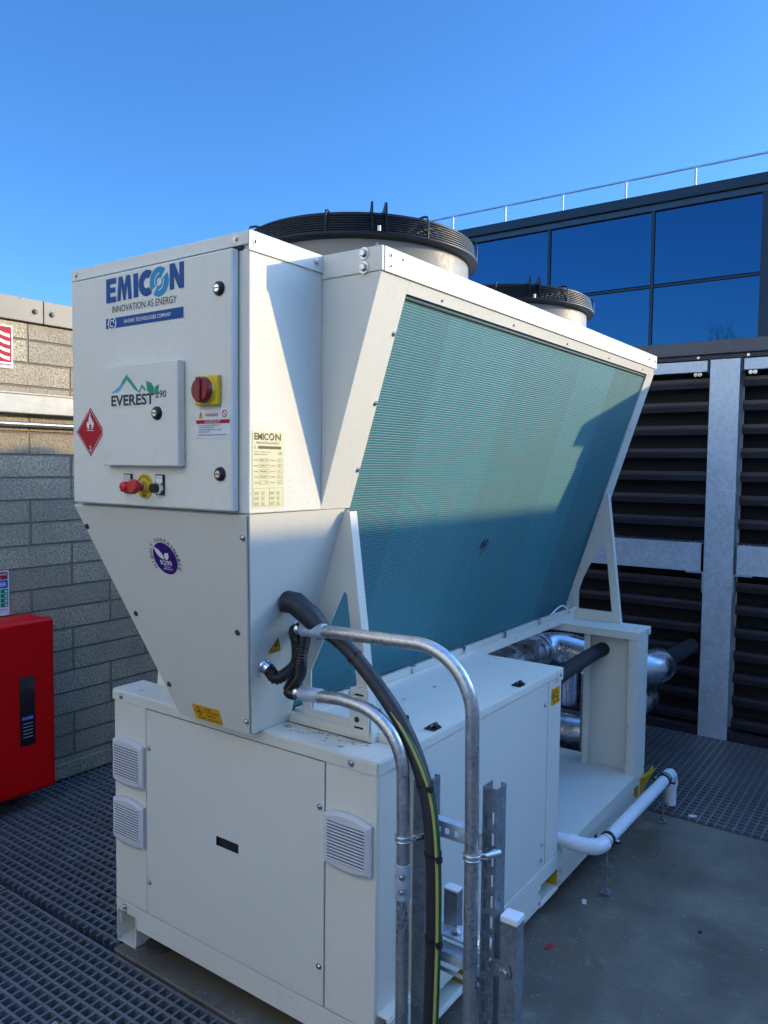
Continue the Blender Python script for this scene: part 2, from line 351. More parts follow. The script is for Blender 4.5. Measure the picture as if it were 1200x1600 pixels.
EX, EY, EZ = V((1,0,0)), V((0,1,0)), V((0,0,1))
BM = {}
def bolt(parent, pos, n, r=.006, mat_='bolt_steel', name='bolt', washer=True):
    """round washer and domed hexagon head, standing on a face with normal n"""
    n = V(n).normalized(); pos = V(pos)
    up = EZ if abs(n.z) < .9 else EX
    u = (up-n*up.dot(n)).normalized(); w = n.cross(u); mb = MB()
    if washer: mb.tube([pos, pos+n*r*.25], r*1.45, 16)
    mb.tube([pos+n*r*.2, pos+n*r*.7, pos+n*r*.95], [r, r, r*.72], 6)
    for i in range(len(mb.sm)): mb.sm[i] = False
    return mb.build(name, mat_, parent)
# ================================================================== THE SETTING
g = MB().box(-300, 300, -300, 300, -.75, -.70).build('ground', 'outer_ground'); tag(g, kind='structure')
g = MB().box(-1.6, 6.0, -4.2, 3.9, -.60, -.56).build('floor', 'void_floor'); tag(g, kind='structure')
# concrete slab under the unit
pad = MB().box(.03, 6.0, -.036, 2.14, -.40, GZ).build('pavement', 'concrete', None, .004); tag(pad, kind='structure')
# moulded grating: three panels of 38 mm squares, real bars
def grating(x0, x1, y0, y1, top=GZ, p=.039, tw=.0082, holes=()):
    mb = MB(); z0 = top-.050
    nx = int((x1-x0)/p)+1; ny = int((y1-y0)/p)+1
    for i in range(nx):
        x = x0+i*p; mb.add([(x, y0, z0), (x+tw*.7, y0, z0), (x+tw*.7, y1, z0), (x, y1, z0), (x-tw*.15, y0, top-.0006), (x+tw*.85, y0, top-.0006), (x+tw*.85, y1, top-.0006), (x-tw*.15, y1, top-.0006)],
                           [(0,3,2,1),(4,5,6,7),(0,1,5,4),(1,2,6,5),(2,3,7,6),(3,0,4,7)])
    for j in range(ny):
        y = y1-j*p-tw; tw2 = tw*1.15; mb.add([(x0, y, z0+.001), (x1, y, z0+.001), (x1, y+tw2*.7, z0+.001), (x0, y+tw2*.7, z0+.001), (x0, y-tw2*.15, top), (x1, y-tw2*.15, top), (x1, y+tw2*.85, top), (x0, y+tw2*.85, top)],
                                         [(0,3,2,1),(4,5,6,7),(0,1,5,4),(1,2,6,5),(2,3,7,6),(3,0,4,7)])
    return mb
gr = MB()
for a in ((-1.41, .015, -.024, 3.40, GZ-.004), (.022, 4.6, 2.152, 3.40), (-1.41, -.62, -3.9, -.052), (-.606, 3.2, -3.9, -.052)):
    q = grating(*a); gr.add(q.v, q.f)
tag(gr.build('pavement_grating', 'grating_grp'), kind='structure')
# ---- left block wall
wl_ = empty('block_wall', (-1.41, 1, GZ), 'grey split-face concrete block wall with stone coping left of the chiller', 'wall')
MB().box(-1.62, -1.41, -4.5, 3.62, -.6, 2.285).build('wall', 'blockwork', wl_)
MB().box(-1.41, -1.396, -4.5, 3.40, GZ-.0, .045).build('skirting', 'blockwork', wl_)
y = -4.5
cps = [-4.5, -2.6, -1.0, .60, 2.1, 3.62]
for a, b_ in zip(cps, cps[1:]):
    c_ = MB().box(-1.66, -1.392, a+.002, b_-.002, 2.292, 2.405).build('coping', 'coping_stone', wl_, .003)
    for yy_ in (a+.045, b_-.045): bolt(c_, (-1.392, yy_, 2.345), EX, .010, 'black_plastic')
ch = empty('cable_trunking', (-1.38, 1, 1.89), 'long pale galvanised trunking fixed along the block wall', 'trunking')
MB().prism([(-1.41,-4.4,1.846),(-1.352,-4.4,1.846),(-1.352,-4.4,1.938),(-1.41,-4.4,1.938)], (0,7.6,0)).build('trunking_body', 'trunk_grey', ch, .004)
MB().box(-1.41, -1.346, -4.4, 3.2, 1.938, 1.944).build('trunking_lid', 'trunk_grey', ch)
tb = empty('wall_conduit', (-1.38, 1, 1.79), 'thin round galvanised conduit just below the wall trunking', 'conduit')
MB().tube([(-1.385,-4.4,1.795),(-1.385,3.2,1.795)], .012).build('pipe', 'conduit_zinc', tb)
for yy_ in (-1.2, -.1, 1.0, 2.1): MB().tube([(-1.385,yy_,1.795),(-1.385,yy_+.025,1.795)], .0155).build('clip', 'bright_zinc', tb)
# ---- louvred screen wall at the back with steel columns and rails
YL = 3.43
lv = empty('louvre_screen', (.6, YL+.06, GZ), 'dark louvred metal screen wall under a blue-grey coping behind the chiller', 'louvre screen')
def slats(x0, x1, z0, z1, p=.141):
    n = int(round((z1-z0)/p)); p = (z1-z0)/n
    for i in range(n):
        z = z0+i*p
        mb = MB().prism([(x0, YL+.040, z+.014), (x0, YL+.032, z+.050), (x0, YL+.034, z+.072), (x0, YL+.130, z+.072), (x0, YL+.130, z+.069), (x0, YL+.037, z+.069), (x0, YL+.035, z+.050), (x0, YL+.043, z+.014)], (x1-x0, 0, 0))
        mb.box(x0, x1, YL+.028, YL+.034, z+.040, z+.043); mb.box(x0, x1, YL+.043, YL+.10, z+.014, z+.017)
        mb.build('slat', 'louvre_metal', lv)
cols = [-.83, 1.175, 2.44]
edges = [-1.40, -.745, -.915, 1.09, 1.262, 2.36]
for x0, x1 in ((-1.40, -.92), (-.74, 1.085), (1.268, 2.36)):
    slats(x0, x1, .02, 1.0); slats(x0, x1, 1.10, 2.24, .1405)
MB().box(-1.40, 2.50, YL+.15, YL+.17, -.6, 2.28).build('backing_panel', 'dark_gap', lv)
MB().box(-1.40, 2.50, YL+.0, YL+.149, -.5, .012).build('sill', 'louvre_metal', lv)
MB().prism([(-1.40, YL-.05, 2.302), (-1.40, YL-.05, 2.385), (-1.40, YL+.24, 2.40), (-1.40, YL+.24, 2.302)], (4.045, 0, 0)).build('coping', 'coping_metal', lv, .004)
f = MB().box(-1.40, 2.50, YL-.028, YL+.15, 2.277, 2.300).build('fascia_trim', 'cladding_dark', lv)
for x in [-.95, -.2, .25, .48, .70, 1.02, 1.30, 1.42, 1.9]: bolt(f, (x, YL-.028, 2.288), -EY, .0055, 'bright_zinc')
for i, x in enumerate(cols):
    c_ = empty('steel_column', (x, YL, GZ), ('galvanised steel column hidden mostly behind the chiller body', 'wide galvanised steel column standing free right of the chiller', 'galvanised steel column at the far right end of the louvres')[i], 'column', 'steel columns along the louvre screen')
    mb = MB().box(x-.084, x+.084, YL-.03, YL-.018, GZ, 2.272); mb.box(x-.005, x+.005, YL-.018, YL+.12, GZ, 2.27); mb.box(x-.084, x+.084, YL+.12, YL+.13, GZ, 2.27)
    mb.build('column_shaft', 'galvanised', c_, .002)
    for s_ in (-1, 1):
        for zb_, zt_ in ((.86, .985),):
            mb = MB().box(x+s_*.0885-.0025, x+s_*.0885+.0025, YL-.028, YL+.02, zb_, zt_-.006); a = sorted((x+s_*.086, x+s_*.19)); mb.box(a[0], a[1], YL-.028, YL+.02, zt_-.008, zt_-.003)
            mb.build('angle_bracket', 'galvanised', c_)
    for s_ in (-1, 1): MB().box(x+s_*.093-.005, x+s_*.093+.005, YL-.03, YL+.01, 2.19, 2.285).build('angle_bracket', 'cladding_dark', c_)
ri = 0
for (x0, x1) in ((-1.38, -.93), (-.73, 1.073), (1.277, 2.345)):
    for z0, z1, w_ in ((2.203, 2.270, 'upper'), (.985, 1.16, 'middle')):
        rl_ = empty('steel_rail', ((x0+x1)/2, YL, z0), {(-1.38, 'upper'): 'top galvanised rail in the left bay of the louvre wall', (-1.38, 'middle'): 'middle galvanised rail in the left bay of the louvre wall',
            (-.73, 'upper'): 'narrow top galvanised rail left of the wide column', (-.73, 'middle'): 'deep middle galvanised rail left of the wide column',
            (1.277, 'upper'): 'narrow top galvanised rail right of the wide column', (1.277, 'middle'): 'deep middle galvanised rail right of the wide column'}[(x0, w_)], 'rail', 'galvanised rails across the louvre screen')
        mb = MB().box(x0, x1, YL-.022, YL-.012, z0, z1); mb.box(x0, x1, YL-.012, YL+.02, z1-.006, z1); mb.box(x0, x1, YL-.012, YL+.02, z0, z0+.006)
        mb.build('rail_body', 'galvanised', rl_, .0015)
        for xb in (x0+.035, x0+.06, x1-.07, x1-.045):
            if w_ == 'upper': bolt(rl_, (xb, YL-.008, z0-.014), -EY, .008, 'bright_zinc'); 
            else: bolt(rl_, (xb, YL-.001, z1), EZ, .007, 'bright_zinc')
# ---- building behind with blue mirror glazing
YB = 22.0; kk = (YB+1.585)/(14+1.585)
def bx(x): return 2.2417+(x-2.2417)*kk
def bz(z): return 1.6119+(z-1.6119)*kk
of = empty('office_building', (bx(-4), YB, GZ), 'dark framed building with blue mirror glass panes behind the louvre wall', 'building')
xl_, xr_ = bx(-16), bx(-.30)
MB().box(xl_, xr_, YB+.12, YB+9, -.7, bz(6.72)).build('wall', 'cladding_dark', of)
MB().box(xl_-.1, xr_+.1, YB-.12, YB+9.1, bz(6.74), bz(6.94)).build('parapet', 'cladding_dark', of, .02)
MB().box(xl_, xr_, YB-.02, YB+.12, bz(6.62), bz(6.735)).build('fascia', 'coping_metal', of)
MB().box(xl_, xr_, YB-.02, YB+.12, bz(2.2), bz(3.55)).build('spandrel', 'cladding_dark', of)
ms = [-15.4, -13.3, -11.15, -9.0, -6.82, -4.66, -2.50, -.53]
for a, b_ in zip(ms, ms[1:]):
    for z0, z1 in ((3.58, 5.15), (5.20, 6.60)):
        MB().box(bx(a)+.05, bx(b_)-.05, YB+.03, YB+.05, bz(z0)+.02, bz(z1)-.02).build('pane', 'facade_glass', of)
for a in ms: MB().box(bx(a)-.045, bx(a)+.045, YB-.02, YB+.11, bz(3.55), bz(6.62)).build('mullion', 'cladding_dark', of)
MB().box(xl_, bx(-.53), YB-.01, YB+.11, bz(5.15)-.005, bz(5.20)-.015).build('transom', 'cladding_dark', of)
MB().box(bx(-.53)+.05, xr_, YB-.05, YB+.11, bz(3.4), bz(6.6)).build('corner_panel', 'cladding_dark', of)
gr_ = empty('guard_rail', (bx(-4), YB+.3, bz(6.94)), 'thin galvanised guard rail along the roof edge of the glazed building', 'railing')
MB().tube([(xl_, YB+.25, bz(7.36)), (xr_, YB+.25, bz(7.36))], .035, 10).build('top_rail', 'galvanised', gr_)
x = -.45
for i in range(9):
    MB().tube([(bx(-1.785-1.335*(i-1)), YB+.25, bz(6.92)), (bx(-1.785-1.335*(i-1)), YB+.25, bz(7.36))], .035, 8).build('post', 'bright_zinc' if False else 'white_cap', gr_)
# ---- unseen building, added on the sunny side to shadow the unit's lower half
ew = empty('shadow_building', (6.5, 0, GZ), 'unseen low flat-roofed building right of view, added to cast the long shadow', 'building')
MB().box(6.03, 9.5, -9.5, 12.5, -.7, 3.05).build('wall', 'render_cream', ew)
MB().box(6.0, 9.55, -9.55, 12.55, 3.052, 3.262).build('roof_edge', 'coping_metal', ew)
# ---- unseen pale building, added behind the viewer to bounce sunlight onto the shaded front
sw_ = empty('bounce_building', (-3, -9, -.7), 'unseen tall pale building behind the viewer, added to bounce sunlight onto the chiller', 'building')
MB().box(-13, 5.6, -14, -6.5, -.7, 9.2).build('wall', 'render_cream', sw_)
MB().box(-13.1, 5.7, -14.1, -6.42, 9.2, 9.4).build('parapet', 'coping_stone', sw_)
for x_ in (-11, -8.2, -5.4, -2.6, .2, 3.0):
    for z_ in (1.2, 6.6):
        f_ = MB().box(x_, x_+1.3, -6.53, -6.46, z_, z_+1.5).build('window_frame', 'white_cap', sw_); MB().box(x_+.08, x_+1.22, -6.46, -6.455, z_+.08, z_+1.42).build('pane', 'window_dark', f_)
lad = empty('shadow_ladder', (3.2, 5.4, GZ), 'unseen galvanised ladder beyond the right edge, added to cast a curved rail shadow', 'ladder')  # unseen, added to throw a curved rail shadow on the block wall
MB().tube(smooth_path([(3.2, 5.64, -.7), (3.2, 5.64, 2.9), (3.2, 5.63, 3.22), (3.2, 5.5, 3.30), (3.2, 5.2, 3.24), (3.2, 4.9, 3.10), (3.2, 4.85, 2.6)]), .03).build('handrail', 'galvanised', lad)
MB().tube([(3.2, 5.64, 3.2), (3.26, 5.64, 2.3)], .055).build('stile', 'galvanised', lad)
MB().tube([(3.2, 5.52, 3.12), (3.2, 5.76, 3.12)], .035).build('rung', 'galvanised', lad)
# ---- bare tree behind the viewer, seen only as a faint reflection in the glazing
tr = empty('bare_tree', (-11.5, -15, -.7), 'leafless tree mirrored faintly in the lower blue glass pane', 'tree')
tm = MB(); tw_ = MB()
def branch(mb, p, d, l, r, lev):
    q = p+d*l; mb.tube([p, (p+q)/2+V((random.uniform(-1,1), random.uniform(-1,1), 0))*l*.05, q], [r, r*.8, r*.6], 6, False)
    if lev == 0: return
    for k_ in range(3 if lev > 1 else 4):
        nd = (d+V((random.uniform(-1,1), random.uniform(-1,1), random.uniform(-.1,.7)))*.62).normalized()
        branch(tw_, p+d*l*random.uniform(.55, 1), nd, l*random.uniform(.6, .8), r*.55, lev-1)
branch(tm, V((-11.5, -15, -.7)), EZ, 4.9, .12, 5)
tm.build('trunk', 'bark', tr); tw_.build('crown', 'bark', tr)
# ================================================================== WALL ITEMS
def sign_plane(y1, z0, x=-1.404): return V((x, y1, z0)), -EY*-1
# fire-fighting equipment sign (flames), right part in view; local axes: +Y runs to the right in the picture
s1_ = MB().box(-1.407, -1.403, .235, .447, 2.058, 2.262).build('fire_sign', 'white_label', None, .001)
tag(s1_, 'red and white flame sign high on the block wall', 'sign')
o_ = V((-1.4022, .235, 2.058))
poly(MB(), [(.008, .030), (.204, .030), (.204, .196), (.008, .196)], o_, EY, EZ).build('red_field', 'ink_red', s1_)
fm = MB()
for k_ in range(4):
    zb = .038+.036*k_; pts = [(.196, zb), (.196, zb+.017)]
    pts += [(.196-.025*i_, zb+.017+.012*(i_/4)**1.0*i_) for i_ in range(1, 5)]
    pts += [(.085, zb+.062), (.11, zb+.036), (.135, zb+.018), (.165, zb+.006)]
    poly(fm, [(a, min(b_, .19)) for a, b_ in pts], o_+V((.0006, 0, 0)), EY, EZ)
fm.build('flames', 'ink_white', s1_)
t1 = MB(); text(t1, 'FIRE POINT', o_+V((.0006, .204, .012)), EY, EZ, .009, None, .01, 'R'); t1.build('lettering', 'ink_red', s1_)
s2_ = MB().box(-1.407, -1.403, .235, .408, .870, 1.088).build('extinguisher_sign', 'white_label', None, .001)
tag(s2_, 'white notice with red, blue and green panels above the red cabinet', 'sign')
o_ = V((-1.4022, .235, .870))
poly(MB(), [(.006, .176), (.166, .176), (.166, .212), (.006, .212)], o_, EY, EZ).build('red_header', 'ink_red', s2_)
poly(MB(), [(.006, .134), (.166, .134), (.166, .172), (.006, .172)], o_, EY, EZ).build('blue_header', 'sign_blue', s2_)
gm = MB(); wm = MB(); u_ = o_+V((.0006, 0, 0))
for i_ in range(4):
    for j_ in range(4):
        gy, gz_ = .006+.041*i_, .042+.0225*j_
        poly(gm, [(gy, gz_), (gy+.037, gz_), (gy+.037, gz_+.020), (gy, gz_+.020)], o_, EY, EZ)
        poly(wm, [(gy+.020, gz_+.004), (gy+.034, gz_+.006), (gy+.03, gz_+.015), (gy+.022, gz_+.013)], u_, EY, EZ)
gm.build('pictograms', 'sign_green', s2_)
text(wm, 'POWDER', u_+V((0, .160, .143)), EY, EZ, .020, None, .02, 'R'); text(wm, 'FIRE EXTINGUISHER', u_+V((0, .162, .196)), EY, EZ, .009, None, .01, 'R'); text(wm, 'MULTI PURPOSE', u_+V((0, .13, .182)), EY, EZ, .007, None, .01, 'R')
wm.build("lettering", "ink_white", s2_)
t1 = MB(); text(t1, 'KNOW YOUR CODE', u_+V((0, .162, .026)), EY, EZ, .007, None, 0, 'R'); t1.build('footer_lettering', 'ink_red', s2_)
rc = empty('fire_extinguisher_cabinet', (-1.3, .2, .03), 'glossy red plastic extinguisher cabinet with narrow window on block wall', 'cabinet')
MB().box(-1.408, -1.235, -.16, .512, .045, .866).build('back_box', 'cabinet_red', rc, .02, 3)
MB().box(-1.250, -1.195, -.165, .518, .040, .872).build('door', 'cabinet_red', rc, .024, 4)
MB().box(-1.1965, -1.1935, .334, .410, .280, .610).build('window', 'window_dark', rc, .004)
MB().box(-1.1932, -1.1928, .344, .400, .400, .424).build('extinguisher_label', 'extinguisher_blue', rc)
t1 = MB(); text(t1, 'POWDER', (-1.1924, .372, .407), EY, EZ, .009, None, .01, 'C')
for i_ in range(5): poly(t1, [(.348, .385-.016*i_), (.396, .385-.016*i_), (.396, .3875-.016*i_), (.348, .3875-.016*i_)], (-1.1924, 0, 0), EY, EZ)
t1.build('lettering', 'ink_white', rc)
# ================================================================== THE CHILLER
W_ = 1.10; H1 = .853; SL = .320
def cx(z): return .906+SL*(z-1.5)                   # outer coil plane on the sunny side
def mx(x): return 1.10-x                            # mirror about the unit's centre line
ch = empty('air_cooled_chiller', (.55, 1.05, GZ), 'large pale grey rooftop chiller with V-shaped teal coil and two black fans', 'chiller')
NF = -EY
# ---- base frame, deck, feet
b_ = MB(); b_.box(.108, 1.10, .0, .012, .045, .120); b_.box(0, .108, .0, .012, .083, .120)
b_.prism([(1.10,.0,.030),(1.10,.0,.120),(1.134,.0,.120),(1.134,.0,.030)], (0,.012,0))
pk = [(.262, .425), (.965, 1.127), (2.02, 2.10)]
ys = [.012]+[v for p_ in pk for v in p_]+[2.165]
for i in range(0, len(ys), 2): b_.box(1.128, 1.137, ys[i], ys[i+1], .030, .165)
for a, c in pk: b_.box(1.128, 1.137, a, c, .108, .165); b_.box(1.120, 1.137, a, c, .024, .031)
b_.box(1.08, 1.128, .012, 2.165, .030, .037); b_.box(0, .009, .012, 2.165, .030, .165); b_.box(.009, 1.128, 2.156, 2.165, .03, .16)
fr = b_.build('base_frame', 'panel_paint', ch, .0015)
MB().box(.004, 1.133, .014, 2.163, .1655, .170).build('deck', 'lid_paint', ch)
for a, c in pk:
    m_ = MB(); m_.box(.98, 1.131, a, c, .1035, .1075); m_.box(.98, 1.131, c-.004, c, .034, .1035); m_.box(.98, 1.131, a, a+.004, .034, .1035)
    m_.build('forklift_pocket', 'yellow_paint', ch)
    m_ = MB().box(.99, 1.12, a+.005, c-.005, .031, .034); m_.build('pocket_floor', 'panel_paint_dry', ch)
    for z_ in (.05, .09):
        bolt(fr, (1.137, a-.012, z_), EX, .005); bolt(fr, (1.137, c+.012, z_), EX, .005)
m_ = MB(); m_.prism([(1.139, 2.105, .055), (1.139, 2.105, .120), (1.139, 2.30, .135), (1.139, 2.30, .100)], (.004, 0, 0)); m_.prism([(1.139, 2.09, .13), (1.19, 2.10, .165), (1.19, 2.19, .165), (1.139, 2.19, .13)], (0, 0, .004))
m_.build('lifting_flap', 'yellow_paint', ch)
m_ = MB(); m_.box(-.012, -.002, .02, .07, .10, .15); m_.tube([(-.010, .045, .125), (-.004, .045, .125)], .03, 20); m_.build('lifting_eye', 'yellow_paint', ch)
ft = MB(); ft.box(.0, .104, .002, .10, GZ+.002, GZ+.008); ft.box(0, .004, .002, .10, GZ, .10); ft.box(.100, .104, .002, .10, GZ, .082); ft.box(.004, .100, .094, .10, GZ+.008, .082)
ft.build('foot', 'panel_paint_dry', ch)
MB().tube([(.15, .060, GZ), (.15, .060, -.014)], .045, 28).build('rubber_mount', 'ink_grey', ch)
for x_ in (.93,): MB().tube([(x_, .1, GZ), (x_, .1, .03)], .05, 24).build('rubber_mount', 'black_plastic', ch)
for x_, y_ in ((.15, 2.05), (1.0, 2.05), (1.0, 1.2), (.15, 1.2)): MB().tube([(x_, y_, GZ), (x_, y_, .031)], .05, 20).build('rubber_mount', 'black_plastic', ch)
bolt(fr, (.048, 0, .104), NF, .0075); bolt(fr, (.05, 0.0, .09), NF, .005); bolt(fr, (.05, .09, .045), NF, .010); bolt(fr, (.02, .001, GZ+.02), NF, .004)
# ---- front compartment
x1, x2 = .166, .928
fb = MB(); fb.box(x2+.0015, 1.099, .0, .012, .1245, .815); fb.box(1.089, 1.099, .012, .122, .123, .815); body = fb.build('front_panel', 'panel_paint', ch, .002)
fb = MB(); fb.box(.0, x1-.0015, .0, .012, .1245, .815); fb.box(.0, .01, .012, .122, .123, .815); fb.build('front_panel', 'panel_paint', ch, .002)
MB().box(.012, 1.087, .0075, .122, .119, .8155).build('inner_shell', 'dark_gap', ch)
dr = MB(); hx0, hx1, hz0, hz1 = .500, .596, .455, .485
dr.box(x1+.003, hx0, -.0008, .010, .1255, .8115); dr.box(hx1, x2-.003, -.0008, .010, .1255, .8115); dr.box(hx0, hx1, -.0008, .010, .1255, hz0); dr.box(hx0, hx1, -.0008, .010, hz1, .8115)
door = dr.build('service_door', 'panel_paint_dry', ch)
hm = MB(); hm.prism([(hx0, .001, hz0), (hx1, .001, hz0), (hx1, .0255, hz0+.004), (hx0, .0255, hz0+.004)], (0, 0, .0008)); hm.box(hx0, hx1, .0255, .027, hz0, hz1); hm.box(hx0, hx0+.0015, -.001, .0255, hz0, hz1); hm.box(hx1-.0015, hx1, -.001, .0255, hz0, hz1); hm.box(hx0, hx1, -.001, .0255, hz1-.0015, hz1)
hm.build('recessed_handle', 'black_plastic', door)
for x_, z_ in ((x1+.016, .685), (x1+.016, .235), (x2-.018, .685), (x2-.018, .235)): bolt(door, (x_, -.0008, z_), NF, .0062)
ld = MB(); ld.box(-.003, 1.103, -.004, .120, .845, .853); ld.box(-.003, 1.103, -.006, .0, .8165, .849); ld.box(1.099, 1.105, .0, .120, .8165, .849); ld.box(-.005, -.001, 0, .12, .8165, .849)
lid = ld.build('compartment_lid', 'lid_paint', ch, .002)
bolt(lid, (.045, -.006, .833), NF, .0065); bolt(lid, (1.02, -.006, .833), NF, .0065); bolt(lid, (1.105, .085, .833), EX, .0065)
for x_, y_ in ((.10, .035), (.735, .065), (.955, .03), (.30, .09)): MB().box(x_-.008, x_+.008, y_-.004, y_+.004, .853, .8545).build('lid_tab', 'bolt_steel', lid)
rs = MB()
for i in range(46):
    x_ = random.uniform(.70, 1.03); y_ = .088-random.random()**2*.05; r_ = random.uniform(.001, .0032)
    poly(rs, ell(x_, y_, r_*1.5, r_, 8), (0, 0, .8536), EX, EY)
poly(rs, [(.70, .099), (1.01, .099), (1.01, .0935), (.93, .092), (.86, .0945), (.78, .0925), (.70, .095)], (0, 0, .8538), EX, EY)
rs.build('rust_stain', 'rust', lid)
def vent(x0, x1_, z0, z1):
    """filter grille: bowed plastic cowl with ribs"""
    w = x1_-x0; h = z1-z0; n = 12; m_ = MB(); top = []; bot = []
    def outline(ins, bowt, bowb):
        pts = [(x0+ins+(w-2*ins)*i/n, z1-ins-.5*bowt*(abs(2*i/n-1)**2.2)) for i in range(n+1)]
        pts += [(x1_-ins-(w-2*ins)*i/n, z0+ins+.5*bowb*(abs(2*i/n-1)**2.2)) for i in range(n+1)]
        return pts
    o0 = outline(0, .030, .022); o1 = outline(.010, .026, .020)
    k_ = len(o0); vs = [(a, -.0005, b) for a, b in o0]+[(a, -.012, b) for a, b in o0]+[(a, -.018, b) for a, b in o1]
    fs = [(i, (i+1) % k_, k_+(i+1) % k_, k_+i) for i in range(k_)]+[(k_+i, k_+(i+1) % k_, 2*k_+(i+1) % k_, 2*k_+i) for i in range(k_)]+[tuple(range(3*k_-1, 2*k_-1, -1))]
    m_.add(vs, [f_[::-1] for f_ in fs]); vt = m_.build('vent_grille', 'vent_plastic', body)
    r_ = MB(); nr = 12; zz0 = z0+.026; zz1 = z1-.030
    MB().box(x0+.016, x1_-.018, -.0188, -.0182, zz0, zz1).build('grille_shade', 'ink_grey', vt)  # dark sheet standing in for the shade between the ribs
    for i in range(nr):
        z_ = zz0+(zz1-zz0)*(i+.1)/nr; r_.prism([(x0+.015, -.0186, z_+.0056), (x0+.015, -.0215, z_+.0040), (x0+.015, -.0215, z_+.0016), (x0+.015, -.0186, z_)], (w-.031, 0, 0))
    r_.build('rib', 'vent_plastic', vt)
    m2 = MB().box(x0+w*.44, x0+w*.60, -.0190, -.0182, z0+.0115, z0+.0175); m2.build('badge', 'vent_plastic', vt)
    return vt
vent(.004, .163, .535, .697); vent(.004, .163, .333, .495); vent(.934, 1.091, .535, .697)
# ---- compressor enclosure on the right
XE = 1.137
en = MB(); en.box(.80, XE-.002, .146, .150, .172, .868); en.box(XE-.012, XE-.001, .150, .992, .172, .845); en.box(XE-.012, XE, .995, 1.108, .172, .845); en.box(.30, XE-.012, 1.098, 1.108, .172, .868); en.box(.30, .31, .15, 1.1, .172, .868)
enc = en.build('compressor_enclosure', 'panel_paint_dry', ch, .0015)
el = MB(); el.box(.62, XE+.002, .128, 1.113, .868, .877); el.box(XE-.002, XE+.003, .128, 1.060, .848, .873); el.box(XE-.002, XE+.005, 1.062, 1.114, .832, .876); el.box(.8, XE, .126, .130, .835, .873); el.box(.62, XE+.002, 1.110, 1.115, .845, .873)
elid = el.build('enclosure_lid', 'panel_paint', ch, .0018)
bolt(elid, (XE+.005, 1.088, .855), EX, .006)
MB().box(.62, XE-.014, .15, 1.095, .86, .867).build('lid_seal', 'dark_gap', enc)
for y_, z_ in ((.965, .77), (.965, .26), (.55, .205), (.22, .22), (.962, .205)): bolt(enc, (XE-.001, y_, z_), EX, .0055)
def hinge(y_):
    m_ = MB(); m_.box(XE-.038, XE-.006, y_-.020, y_+.020, .877, .882)
    for s_ in (-1, 1):
        m_.tube([(XE-.022, y_+s_*.012-.007, .886), (XE-.022, y_+s_*.012+.007, .886)], .006, 12)
    m_.box(XE-.02, XE-.004, y_-.008, y_+.008, .882, .889); m_.build('hinge', 'black_plastic', elid)
hinge(.245); hinge(.79)
k_ = MB(); k_.tube([(1.03, .225, .877), (1.03, .225, .890)], .007, 12); k_.tube([(1.03, .225, .889), (1.03, .225, .901)], .015, 8); 
k_.build('knob', 'black_plastic', elid)
MB().tube([(.905, .28, .877), (.905, .28, .884)], .005, 10).build('rivet', 'bolt_steel', elid)
for y_ in (.42, .60, .98): MB().tube([(.90, y_, .877), (.90, y_, .880)], .004, 8).build('rivet', 'bolt_steel', elid)
MB().tube([(1.08, .55, .877), (1.08, .56, .879)], .003, 8).build('rivet', 'bolt_steel', elid)
# yellow flammable-gas stickers
def gas_sticker(parent, o, ex, ez, w, h):
    o, ex, ez = V(o), V(ex), V(ez); n = ex.cross(ez).normalized()
    st = MB(); poly(st, [(0, 0), (w, 0), (w, h), (0, h)], o, ex, ez, .0006); st = st.build('gas_warning_sticker', 'ink_orange', parent)
    p_ = o+n*.0012; k_ = MB(); c_ = (w*.22, h*.60); r_ = h*.33
    for i in range(4):
        a = [(r_, 0), (0, r_), (-r_, 0), (0, -r_)]; q = [(r_*.82, 0), (0, r_*.82), (-r_*.82, 0), (0, -r_*.82)]
        poly(k_, [(c_[0]+a[i][0], c_[1]+a[i][1]), (c_[0]+a[(i+1) % 4][0], c_[1]+a[(i+1) % 4][1]), (c_[0]+q[(i+1) % 4][0], c_[1]+q[(i+1) % 4][1]), (c_[0]+q[i][0], c_[1]+q[i][1])], p_, ex, ez)
    flame(k_, c_[0], c_[1]-r_*.45, r_*.9, p_, ex, ez)
    text(k_, 'SYSTEM', p_+ex*w*.42+ez*h*.78, ex, ez, h*.11, w*.25, .01); text(k_, 'CONTAINING', p_+ex*w*.42+ez*h*.60, ex, ez, h*.11, w*.52, .01)
    text(k_, 'FLAMM. GAS', p_+ex*w*.50+ez*h*.36, ex, ez, h*.12, w*.3, .02); text(k_, 'R 290', p_+ex*w*.16+ez*h*.12, ex, ez, h*.14, w*.22, .02); text(k_, 'REFRIGERANT', p_+ex*w*.48+ez*h*.12, ex, ez, h*.11, w*.46, .01)
    k_.build('lettering', 'ink_black', st); return st
def flame(mb, cx_, z0, s, o, ex, ez):
    pts = [(-.30, .05), (-.42, .30), (-.36, .55), (-.20, .42), (-.16, .75), (.02, 1.15), (.06, .82), (.22, .70), (.26, .45), (.38, .58), (.43, .30), (.30, .05), (.12, 0), (.16, .22), (.02, .42), (-.10, .25), (-.12, 0)]
    poly(mb, [(cx_+a*s, z0+b*s) for a, b in pts], o, ex, ez)
gas_sticker(enc, (XE+.0006, 1.018, .752), EY, EZ, .075, .062)
